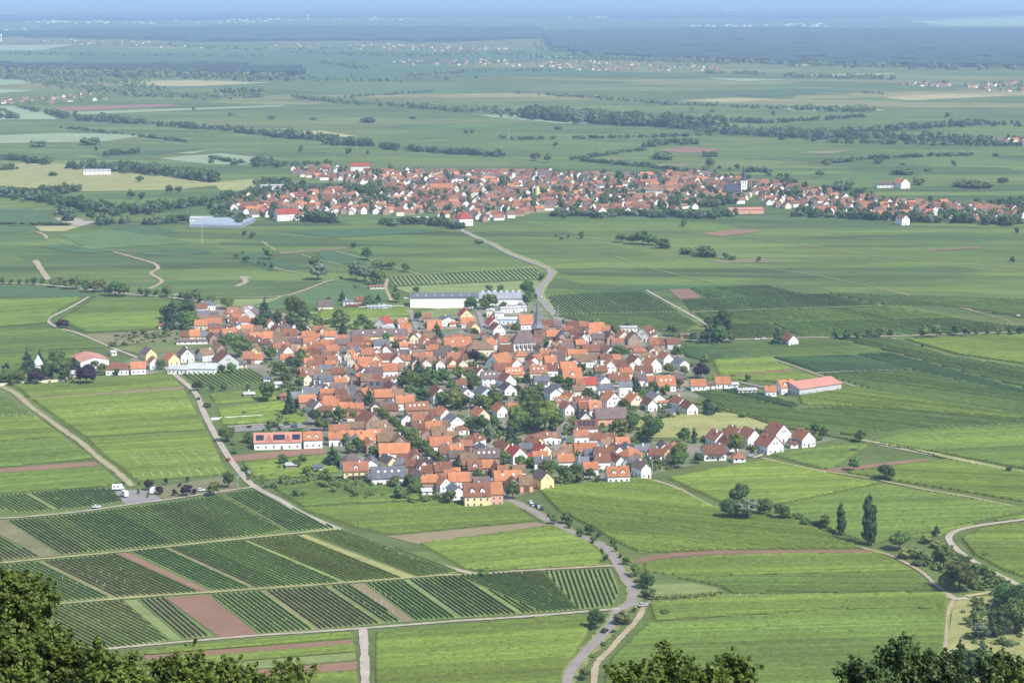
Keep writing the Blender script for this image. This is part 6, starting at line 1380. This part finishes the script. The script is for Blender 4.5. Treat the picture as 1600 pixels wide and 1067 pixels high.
TREES.sort(key=lambda t: -t[2])
KIND_WORD = {'b': ('round green leafy tree', 'leafy_tree', 'tree'), 'd': ('dark green conifer', 'conifer_tree', 'conifer'), 'p': ('dark purple copper beech', 'copper_beech', 'tree'), 'l': ('silvery green tree', 'willow_tree', 'tree'),
             'y': ('light yellow green tree', 'leafy_tree', 'tree'), 'c': ('slim dark poplar column', 'poplar_tree', 'tree'), 's': ('low green shrub', 'shrub', 'shrub')}
n_tree = {}
for x, y, w, k, asp in TREES:
    p = G(x, y); m = mpp(p); wm = w * m; hm = wm * asp * 1.03
    word, nm, cat = KIND_WORD[k]
    if n_tree.get(cat, 0) >= 300 or (w < 7 and k in 'bs' and y < 330):
        FAR_TREES.append((p.x, p.y, wm, hm, k)); continue
    n_tree[cat] = n_tree.get(cat, 0) + 1
    root = bpy.data.objects.new(nm, None); col.objects.link(root); root.location = (p.x, p.y, 0.02); root.scale = (wm, wm, hm); root.rotation_euler = (0, 0, random.random() * 6.28)
    me = random.choice(BIG if (k == 'b' and w > 24) else CR[k])
    link('crown', me, root)
    if k != 's' or w > 12: link('trunk', random.choice(TR[k]), root)
    size = 'big ' if w > 24 else ('small ' if w < 12 else '')
    register(root, size + word, x, y, cat, {'tree': 'trees of the village and its fields', 'conifer': 'conifers of the village gardens', 'shrub': 'shrubs along tracks and gardens'}[cat])
print('trees', n_tree, 'far', len(FAR_TREES), 'garden', len(GARDEN))

def mass_trees(name, items, label, detail=60, cat='trees'):
    proto = {}
    for k in 'bdplycs':
        for v in range(3):
            me = crown_mesh('tmp', FORM[k], 500 + ord(k) + v, detail, 4, {'cone': .11}.get(FORM[k], .115 if FORM[k] != 'low' else .16), None, 1.0, True)
            n = len(me.vertices); co = np.empty(n * 3, np.float32); me.vertices.foreach_get('co', co)
            q = np.array([p.vertices[:] for p in me.polygons if len(p.vertices) == 4]); t = np.array([p.vertices[:] for p in me.polygons if len(p.vertices) == 3])
            proto[k, v] = (co.reshape(-1, 3), q, t); bpy.data.meshes.remove(me)
    order = 'bdplycs'
    V, Q, T_, mq, mt, b = [], [], [], [], [], 0
    for x, y, w, h, k in items:
        co, q, t = proto[k, random.randrange(3)]
        a = random.random() * 6.28; ca, sa = math.cos(a), math.sin(a)
        p = np.empty_like(co); p[:, 0] = x + w * (co[:, 0] * ca - co[:, 1] * sa); p[:, 1] = y + w * (co[:, 0] * sa + co[:, 1] * ca); p[:, 2] = h * (co[:, 2] - .1)
        V.append(p); Q.append(q + b); T_.append(t + b); b += len(co); i = order.index(k); mq.append(np.full(len(q), i)); mt.append(np.full(len(t), i))
    me = np_mesh(name, np.concatenate(V), np.concatenate(Q), np.concatenate(T_), mi=np.concatenate(mq + mt))
    for k in order: me.materials.append(LEAF[k])
    o = link(name, me); tag(o, label, cat, None, 'stuff'); return o
near = [t for t in FAR_TREES if t[1] < 4500]; far = [t for t in FAR_TREES if t[1] >= 4500]
mass_trees('hedgerow_trees', near, 'dark tree belts and hedgerows crossing the plain between the villages', 34)
mass_trees('distant_tree_belts', far, 'bluish tree belts far out on the plain', 16)
mass_trees('garden_shrubs', GARDEN, 'mixed green shrubs filling the gaps between village houses', 40, 'shrubs')

# the forest on the far plain
M_forest = mat('forest_canopy', (0.022, 0.042, 0.024), 0, 0.004, 0.25, fine=(0.03, .3), coords='World')
def forest(name, pts, label, dx=70, dy=110, h=16):
    P = [(G(*q).x, G(*q).y) for q in pts]; xs_, ys_ = [q[0] for q in P], [q[1] for q in P]
    x0, y0 = min(xs_), min(ys_); nx, ny = int((max(xs_) - x0) / dx) + 1, int((max(ys_) - y0) / dy) + 1
    V, F, idx = [], [], {}
    def vert(i, j):
        if (i, j) not in idx:
            idx[i, j] = len(V); V.append((x0 + i * dx + random.uniform(-.3, .3) * dx, y0 + j * dy + random.uniform(-.3, .3) * dy, h * random.uniform(.7, 1.3)))
        return idx[i, j]
    cells = {(i, j) for i in range(nx) for j in range(ny) if inside(P, x0 + (i + .5) * dx, y0 + (j + .5) * dy) and random.random() > .02}
    for i, j in cells: F.append((vert(i, j), vert(i + 1, j), vert(i + 1, j + 1), vert(i, j + 1)))
    for i, j in cells:
        for (di, dj, a, b) in ((0, -1, (0, 0), (1, 0)), (0, 1, (1, 1), (0, 1)), (-1, 0, (0, 1), (0, 0)), (1, 0, (1, 0), (1, 1))):
            if (i + di, j + dj) not in cells:
                va, vb = vert(i + a[0], j + a[1]), vert(i + b[0], j + b[1]); n = len(V)
                V.append((V[va][0], V[va][1], 0)); V.append((V[vb][0], V[vb][1], 0)); F.append((va, n, n + 1, vb))
    o = link(name, mesh(name, V, F), None, M_forest); tag(o, label, 'forest', None, 'stuff')
forest('forest', [(850,52),(1000,48),(1130,46),(1290,47),(1400,49),(1610,48),(1610,108),(1400,105),(1280,102),(1130,98),(1000,94),(900,86),(860,74)], 'broad dark blue forest band across the far plain')
forest('forest', [(0,52),(60,50),(240,46),(420,45),(640,44),(850,46),(860,60),(700,66),(500,64),(330,66),(120,60),(0,58)], 'hazy forest band behind the far left towns', 120, 200)
forest('forest', [(0,104),(160,106),(330,104),(460,110),(470,120),(300,120),(150,116),(0,112)], 'dark wood stretching beyond the left hedgerows', 50, 70)
forest('forest', [(0,26),(300,22),(700,18),(1200,20),(1600,18),(1600,24),(1200,30),(700,27),(300,32),(0,34)], 'faint forest strip below the horizon', 300, 700)

# ------------------------------------------------------------------ crowns in front of the viewer: trees of the slope under the lookout
M_leaf_near = mat('sunlit_oak_leaf', (0.105, 0.150, 0.025), 0.12, 1.4, 0.35, fine=(12, .5), trans=0.3, rough=0.55, spec=0.35)
M_leaf_dark = mat('deep_green_leaf', (0.062, 0.105, 0.028), 0.12, 1.4, 0.3, fine=(9, .3), trans=0.25, rough=0.55, spec=0.35)
def near_tree(px, py_top, dist, width, depth, h_crown, m, seed, label, nleaf, leaf=.078):
    g = np.random.default_rng(seed)
    top = G(px, py_top); s = dist / top.y; X = top.x * s; Z = CAM_H - CAM_H * s
    zb = slope_z(dist) - 3; H_ = Z - zb
    root = bpy.data.objects.new('oak_tree', None); col.objects.link(root); root.location = (X, dist, zb); tag(root, label, 'tree')
    nleaf = int(nleaf * 1.0)
    clumps = []
    nb = int(22 + width * 4)
    for i in range(nb):
        a = g.random() * 6.28; t = g.random() ** .8; r = (width / 2) * (.25 + .75 * g.random()) * (1 - .55 * max(0, t - .45) / .55)
        clumps.append((r * math.cos(a), r * math.sin(a) * depth, H_ - h_crown * (1 - t) - .35, g.uniform(.28, .7)))
    clumps.append((0, 0, H_ - .5, .55)); clumps = np.array(clumps)
    tw = max(60, nleaf // 34); per = nleaf // tw
    w = clumps[:, 3] ** 2; pick = g.choice(len(clumps), tw, p=w / w.sum())
    out = clumps[pick, :3] * np.array([1, 1, 0]); out /= np.linalg.norm(out, axis=1)[:, None] + .3
    D = g.normal(0, .6, (tw, 3)) + out * .5 + np.array([0, 0, .45]); D /= np.linalg.norm(D, axis=1)[:, None]
    ln = g.uniform(.35, 1.05, (tw, 1)) * (clumps[pick, 3:4] * .9 + .25)
    t = g.random((tw, per, 1)) ** .8
    C = (clumps[pick, :3] + g.normal(0, .16, (tw, 3)))[:, None, :] + D[:, None, :] * ln[:, None, :] * t + g.normal(0, 1, (tw, per, 3)) * (.13 * (1.15 - t))
    C = C.reshape(-1, 3)
    V, Q = leaf_quads(C, np.repeat(D, per, axis=0) * .5 + np.array([.1, -.1, .6]), leaf, seed + 5)
    link('crown', np_mesh('crown', V, Q), root, m)
    b = MB(); b.cyl(0, 0, 0, H_ * .5, .32, .2, 8); b.cyl(0, 0, H_ * .5, H_ - .6, .2, .03, 8)
    for x, y, z, r in clumps[::2]:
        z0 = max(H_ * .35, z - 2.2); w_ = .05
        b.add([(-w_, -w_, z0), (w_, -w_, z0), (0, w_, z0), (x, y, z)], [(0, 1, 3), (1, 2, 3), (2, 0, 3)])
    link('trunk', b.build('trunk'), root, M_bark)
near_tree(20, 896, 70, 1.9, 1.0, 6.0, M_leaf_near, 1, 'tall oak rising at the lower left corner of the lookout slope', 15000)
near_tree(62, 908, 74, 1.2, 1.0, 5.5, M_leaf_near, 2, 'slim oak crown just beside the tall corner oak', 9000)
near_tree(-4, 985, 64, 3.2, 1.0, 4.0, M_leaf_near, 3, 'broad oak crown filling the lower left corner', 16000)
near_tree(88, 985, 68, 1.9, 1.0, 4.0, M_leaf_near, 4, 'oak crown sloping down from the corner oak', 12000)
near_tree(175, 1024, 66, 3.2, 1.0, 3.0, M_leaf_near, 5, 'bushy oak top between the corner oaks and the red soil strips', 11000)
near_tree(275, 1030, 70, 3.4, 1.0, 3.0, M_leaf_near, 6, 'rounded oak top before the left red soil strip', 10000)
near_tree(355, 1040, 72, 3.2, 1.0, 2.5, M_leaf_near, 7, 'low oak top below the green strip rows', 8000)
near_tree(462, 1033, 70, 1.2, 1.0, 2.2, M_leaf_near, 8, 'single thin oak shoot before the lower red soil strip', 2200)
near_tree(430, 1056, 68, 2.6, 1.0, 2.0, M_leaf_near, 9, 'lowest oak tip at the lower edge beside the concrete track', 5000)
near_tree(1040, 1024, 66, 3.4, 1.0, 3.0, M_leaf_near, 11, 'yellow green oak top below the big vineyard', 11000)
near_tree(1135, 1030, 68, 3.0, 1.0, 3.0, M_leaf_near, 12, 'yellow green oak top next to the dirt track oak', 9000)
near_tree(990, 1046, 64, 1.8, 1.0, 2.0, M_leaf_near, 13, 'small yellow green oak tip beside the dirt track', 4000)
near_tree(1410, 1000, 80, 3.0, 1.0, 4.0, M_leaf_dark, 14, 'dark tree top rising before the grass track at the lower right', 12000)
near_tree(1350, 1034, 78, 2.2, 1.0, 3.0, M_leaf_dark, 15, 'small dark tree top left of the tall dark crown', 6000)
near_tree(1470, 1022, 82, 3.4, 1.0, 4.0, M_leaf_dark, 16, 'dark spreading tree top in the lower right group', 11000)
near_tree(1555, 1018, 78, 3.2, 1.0, 4.0, M_leaf_dark, 17, 'dark tree top near the lower right corner', 10000)
near_tree(1600, 1042, 72, 2.4, 1.0, 3.0, M_leaf_near, 18, 'brownish green tree tip in the lower right corner', 6000)

# ================================================================== vehicles, poles, small things
M_tyre = mat('tyre_rubber', (0.02, 0.02, 0.02), 0, 1, 0); M_carglass = mat('car_glass', (0.02, 0.025, 0.03), 0, 1, 0, rough=.1, spec=.6)
PAINT = {n: mat(n + '_car_paint', c, 0, 1, 0, rough=.3, spec=.5) for n, c in (('white', (.75, .75, .75)), ('silver', (.42, .44, .46)), ('black', (.02, .02, .022)), ('red', (.42, .03, .03)), ('blue', (.05, .1, .28)))}
_b = MB(); _b.add([(-2.1, -.85, .35), (2.1, -.85, .35), (2.1, .85, .35), (-2.1, .85, .35), (-2.1, -.85, .85), (2.0, -.85, .75), (2.0, .85, .75), (-2.1, .85, .85), (.9, -.82, .95), (.9, .82, .95), (-1.9, -.82, .98), (-1.9, .82, .98)],
   [(3, 2, 1, 0), (0, 1, 5, 8, 10, 4), (1, 2, 6, 5), (2, 3, 7, 11, 9, 6), (3, 0, 4, 7), (5, 6, 9, 8), (8, 9, 11, 10), (10, 11, 7, 4)])
CAR_BODY = _b.build('body')
_b = MB(); _b.add([(-1.85, -.8, .97), (.9, -.8, .95), (.9, .8, .95), (-1.85, .8, .97), (-1.3, -.66, 1.42), (.2, -.66, 1.42), (.2, .66, 1.42), (-1.3, .66, 1.42)], [(0, 1, 5, 4), (1, 2, 6, 5), (2, 3, 7, 6), (3, 0, 4, 7)])
CAR_GLASS = _b.build('window'); CAR_GLASS.materials.append(M_carglass)
_b = MB(); _b.box(-1.32, .22, -.68, .68, 1.425, 1.48); CAR_ROOF = _b.build('roof')
_b = MB(); _b.wheel(0, 0, 0, .33, .22, 12); WHEEL = _b.build('wheel'); WHEEL.materials.append(M_tyre)
def car(px, py, ang, color, label, scale=1.0, name='parked_car', group=None, cat='car'):
    p = G(px, py); root = bpy.data.objects.new(name, None); col.objects.link(root); root.location = (p.x, p.y, zr + .005 + p.y / 9000 * .8); root.rotation_euler = (0, 0, R(ang)); root.scale = (scale,) * 3
    for nm, me in (('body', CAR_BODY), ('roof', CAR_ROOF)):
        me2 = me.copy(); link(nm, me2, root, PAINT[color])
    link('window', CAR_GLASS, root)
    for x in (-1.3, 1.3):
        for y in (-.78, .78): put('wheel', WHEEL, root, (x, y, .33))
    tag(root, label, cat, group)
def camper(px, py, ang, label, L=6.4):
    p = G(px, py); root = bpy.data.objects.new('camper_van', None); col.objects.link(root); root.location = (p.x, p.y, zr + .005 + p.y / 9000 * .8); root.rotation_euler = (0, 0, R(ang)); tag(root, label, 'camper van', 'campers on the gravel parking')
    b = MB(); h = L / 2
    b.add([(-h, -1.1, .5), (h - 1.6, -1.1, .5), (h - 1.6, 1.1, .5), (-h, 1.1, .5), (-h, -1.1, 2.9), (h - 1.0, -1.1, 2.9), (h - 1.0, 1.1, 2.9), (-h, 1.1, 2.9), (h - .9, -1.1, 2.1), (h - .9, 1.1, 2.1)], [(3, 2, 1, 0), (0, 1, 8, 5, 4), (2, 3, 7, 6, 9), (3, 0, 4, 7), (4, 5, 6, 7), (5, 8, 9, 6), (1, 2, 9, 8)])
    link('body', b.build('body'), root, PAINT['white'])
    b = MB(); b.add([(h - 1.6, -1, .5), (h, -1, .5), (h, 1, .5), (h - 1.6, 1, .5), (h - 1.6, -1, 2.0), (h - .9, -.95, 2.0), (h - .9, .95, 2.0), (h - 1.6, 1, 2.0), (h, -1, 1.15), (h, 1, 1.15)], [(3, 2, 1, 0), (0, 1, 8, 5, 4), (2, 3, 7, 6, 9), (1, 2, 9, 8), (4, 5, 6, 7)])
    link('cab', b.build('cab'), root, PAINT['white'])
    b = MB(); b.add([(h + .01, -.9, 1.2), (h + .01, .9, 1.2), (h - .82, .85, 1.98), (h - .82, -.85, 1.98)], [(0, 1, 2, 3)]); link('windscreen', b.build('windscreen'), root, M_carglass)
    for s in (-1, 1):
        for x in (-h + 1.2, -h + 3.0):
            b = MB(); b.box(x - .5, x + .5, s * 1.1 - .02, s * 1.1 + .02, 1.6, 2.2); link('window', b.build('window'), root, M_carglass)
    for x in (-h + 1.3, h - 1.0):
        for y in (-1, 1): put('wheel', WHEEL, root, (x, y, .36))
camper(185, 766, 8, 'long white camper van parked at the field edge of the gravel parking')
camper(195, 776, 120, 'white camper van parked at an angle beside the entrance of the gravel parking', 5.6)
camper(239, 771, 88, 'white camper van parked end on before the purple leaved trees', 5.8)
car(151, 794, 6, 'white', 'white car on the gravel road below the campers')
car(314, 768, 10, 'white', 'white car parked between the purple trees and the round tree pair')
car(945, 988, 62, 'black', 'dark car driving on the road at the slope foot', 1.05, 'moving_car')
car(1005, 948, 15, 'silver', 'grey car standing at the road fork below the village')
CARS_PARK = 'cars parked in a row on the lower road'
for i, (x, y, c, l) in enumerate([(829,787,'white','first white car of the parked row nearest the village'),(832,791,'silver','silver car second in the parked row'),(838,792,'black','dark car in the middle of the parked row'),(842,795,'white','white car fourth in the parked row'),(846,797,'black','black car at the lower end of the parked row')]):
    car(x, y, 100, c, l, 1, 'parked_car', CARS_PARK)
for x, y, a, c, l in [(846,466,80,'white','white car where the northern road passes the winery trees'),(841,476,80,'silver','silver car waiting behind the church spire junction'),(721,361,110,'white','white car on the northern road near the second village'),(275,462,170,'white','white van on the tree lined road by the conifers'),
                      (1183,532,5,'white','white car parked beside the dark conifer group'),(1194,531,5,'white','second white car beside the lone red house conifer'),(883,668,92,'black','dark car parked on the grey street, farthest of three'),(884,678,92,'black','dark car parked on the grey street, middle of three'),(882,688,92,'blue','blue car parked on the grey street, nearest of three'),
                      (655,515,85,'black','dark car on the short street below the winery'),(1591,495,5,'white','white van alone among the dark plots at the right edge'),(310,625,110,'black','dark car on the farm road beside the garden shrubs'),(357,720,112,'red','red car on the farm road below the soil field'),(1335,706,15,'black','dark car parked behind the white gabled row'),
                      (1172,714,20,'silver','silver car parked by the row of white gabled houses'),(1217,607,60,'white','white car in the yard of the salmon hall'),(1230,618,40,'black','dark car before the salmon hall gable'),(388,800-60,112,'silver','silver car where the gravel road meets the farm road'),(600,478,20,'white','white van in the farm yard left of the winery'),(634,468,30,'white','white van between willow trees and the winery hall'),
                      (543,575,75,'silver','silver car parked on the narrow main street'),(550,596,75,'black','dark car parked on the narrow main street'),(460,668,20,'blue','blue car parked behind the cream solar hall'),(438,667,5,'silver','silver car parked behind the cream solar hall')]:
    car(x, y, a, c, l)
for px, py, h, lab in [(872,497,10,'pale wooden pole beside the northern road'),(685,452,8,'white pole before the striped vine plot'),(732,651,9,'grey pole between the garden trees of the village'),(866,697,8,'grey pole beside the small white terrace house'),(1019,742,9,'grey metal pole at the village edge near the dirt track'),(372,765,8,'pale pole beside the round tree pair on the gravel road'),
                       (403,240,26,'tall lattice power pole on the far meadow'),(1004,60,1,None),(557,233,22,'tall power pole beyond the hedgerow'),(795,222,22,'grey power pole on the plain right of the field road'),(316,380,20,'power pole among the vineyards near the second village'),(1317,303,20,'tall pale pole behind the second village')]:
    if lab is None: continue
    p = G(px, py); root = bpy.data.objects.new('utility_pole', None); col.objects.link(root); root.location = p; tag(root, lab, 'pole')
    b = MB(); b.cyl(0, 0, 0, h, (.16 if h < 15 else .26), (.1 if h < 15 else .14), 6); link('mast', b.build('mast'), root, M_metal)
    b = MB(); b.box(-1.1, 1.1, -.08, .08, h - .9, h - .7); link('crossarm', b.build('crossarm'), root, M_metal)
# chapel of the cemetery, low walls, hedges, huts
p = G(60, 578); root = bpy.data.objects.new('cemetery_chapel', None); col.objects.link(root); root.location = p; tag(root, 'little white chapel with steep pale blue roof among cemetery trees', 'chapel')
b = MB(); b.box(-2.4, 2.4, -3, 3, 0, 4); link('wall', b.build('wall'), root, WALL['w'])
b = MB(); b.add([(-2.8, -3.4, 4), (2.8, -3.4, 4), (2.8, 3.4, 4), (-2.8, 3.4, 4), (0, 0, 11)], [(0, 1, 4), (1, 2, 4), (2, 3, 4), (3, 0, 4), (3, 2, 1, 0)]); link('roof', b.build('roof'), root, WALL['l'])
def wall_run(name, pts, h, t, m, label, cat):
    P = [G(*q) for q in pts]; b = MB()
    for a, c in zip(P, P[1:]):
        d = (c - a).normalized(); n = Vector((-d.y, d.x, 0)) * t / 2
        b.add([a - n, c - n, c + n, a + n, a - n + Vector((0, 0, h)), c - n + Vector((0, 0, h)), c + n + Vector((0, 0, h)), a + n + Vector((0, 0, h))], [(3, 2, 1, 0), (4, 5, 6, 7), (0, 1, 5, 4), (1, 2, 6, 5), (2, 3, 7, 6), (3, 0, 4, 7)])
    o = link(name, b.build(name), None, m); tag(o, label, cat)
wall_run('garden_wall', [(0,603),(70,598),(105,596)], 1.8, .4, WALL['c'], 'low pale wall along the field side of the cemetery', 'wall')
wall_run('garden_wall', [(278,582),(345,577)], 2.0, .4, WALL['w'], 'white wall between the grey sheds and the staked vine plot', 'wall')
wall_run('garden_wall', [(552,482),(640,480)], 1.6, .4, WALL['w'], 'long white farm wall running to the winery', 'wall')
wall_run('garden_wall', [(330,656),(410,651)], 1.3, .3, WALL['w'], 'low white wall between two garden plots beside the farm road', 'wall')
def hedge(pts, w, h, label, n):
    items = []
    P = [G(*q) for q in pts]; seg = [(P[i + 1] - P[i]).length for i in range(len(P) - 1)]
    for i in range(n):
        s = (i + .5) / n * sum(seg); j = 0
        while s > seg[j] and j < len(seg) - 1: s -= seg[j]; j += 1
        q = P[j].lerp(P[j + 1], s / seg[j]); items.append((q.x, q.y, w * random.uniform(.8, 1.2), h * random.uniform(.8, 1.2), 's'))
    o = mass_trees('hedge', items, label, 40, 'hedge'); o['kind'] = 'thing'
hedge([(1058,627),(1100,634),(1130,640),(1180,655),(1215,667)], 2.6, 2.0, 'dark hedge along the mown meadow', 60)
hedge([(1215,667),(1280,678),(1340,690),(1420,702),(1480,718),(1540,730),(1600,743)], 2.0, 1.5, 'dark low hedge line running out from the white gabled houses', 110)
hedge([(1012,936),(1050,935),(1090,932),(1126,928)], 2.6, 2.4, 'clipped dark hedge below the little walled garden at the road', 30)
hedge([(980,637),(1010,634),(1040,631),(1062,634)], 2.4, 2.0, 'dark garden hedge behind the mown meadow houses', 34)
hedge([(345,776),(375,792),(405,812),(440,828)], 2.4, 2.0, 'broken hedge climbing between two dark vine plots', 26)

# ------------------------------------------------------------------ clouds high over the plain, above the frame: they shade part of the fields
M_cloud = mat('cloud_white', (0.85, 0.86, 0.88), 0, 0.002, 0.05, rough=1.0, spec=0)
def cloud(pts_ground, h, label, seed, puffs=60, r=(40, 75), thick=.4):
    g = np.random.default_rng(seed); P = [(G(*q).x, G(*q).y) for q in pts_ground]
    xs_, ys_ = [q[0] for q in P], [q[1] for q in P]; V, F, b, n = [], [], 0, 0
    off = to_sun * (h / to_sun.z)
    while n < puffs:
        x, y = g.uniform(min(xs_), max(xs_)), g.uniform(min(ys_), max(ys_))
        if not inside(P, x, y): continue
        n += 1; rr = g.uniform(*r)
        V.append(ICO_V * np.array([rr, rr, rr * thick]) * (1 + g.normal(0, .06, (len(ICO_V), 1))) + np.array([x + off.x, y + off.y, h + g.uniform(0, rr * .5)])); F.append(ICO_F + b); b += len(ICO_V)
    me = np_mesh('cloud', np.concatenate(V), None, np.concatenate(F)); me.polygons.foreach_set('use_smooth', np.ones(len(me.polygons), bool))
    o = link('cloud', me, None, M_cloud); tag(o, label, 'cloud', None, 'stuff')
CLOUDS = False
if CLOUDS:
    cloud([(1180,545),(1330,535),(1480,560),(1640,590),(1640,640),(1450,640),(1290,600)], 900, 'flat white cloud drifting over the plots beyond the salmon hall', 3, 55, (22, 40))
    cloud([(1000,58),(1610,56),(1610,100),(1300,97),(1000,90)], 1500, 'broad white cloud bank over the far forest', 4, 70, (350, 700), .12)

# ------------------------------------------------------------------ the air of the valley
hv, hf = box_vf(-27000, 27000, -230, 76000, -4, 292)
hz = link('haze', mesh('haze', hv, hf), None)
mh_ = bpy.data.materials.new('valley_air'); mh_.use_nodes = True
nt = mh_.node_tree; nt.nodes.remove(nt.nodes['Principled BSDF'])
pv = nt.nodes.new('ShaderNodeVolumePrincipled'); pv.inputs['Color'].default_value = (*HAZE_COLOR, 1); pv.inputs['Density'].default_value = HAZE_DENSITY; pv.inputs['Anisotropy'].default_value = 0.0
nt.links.new(pv.outputs[0], nt.nodes['Material Output'].inputs['Volume'])
hz.data.materials.append(mh_)
tag(hz, 'pale blue haze lying over the plain', 'haze', None, 'stuff')
finish_labels()
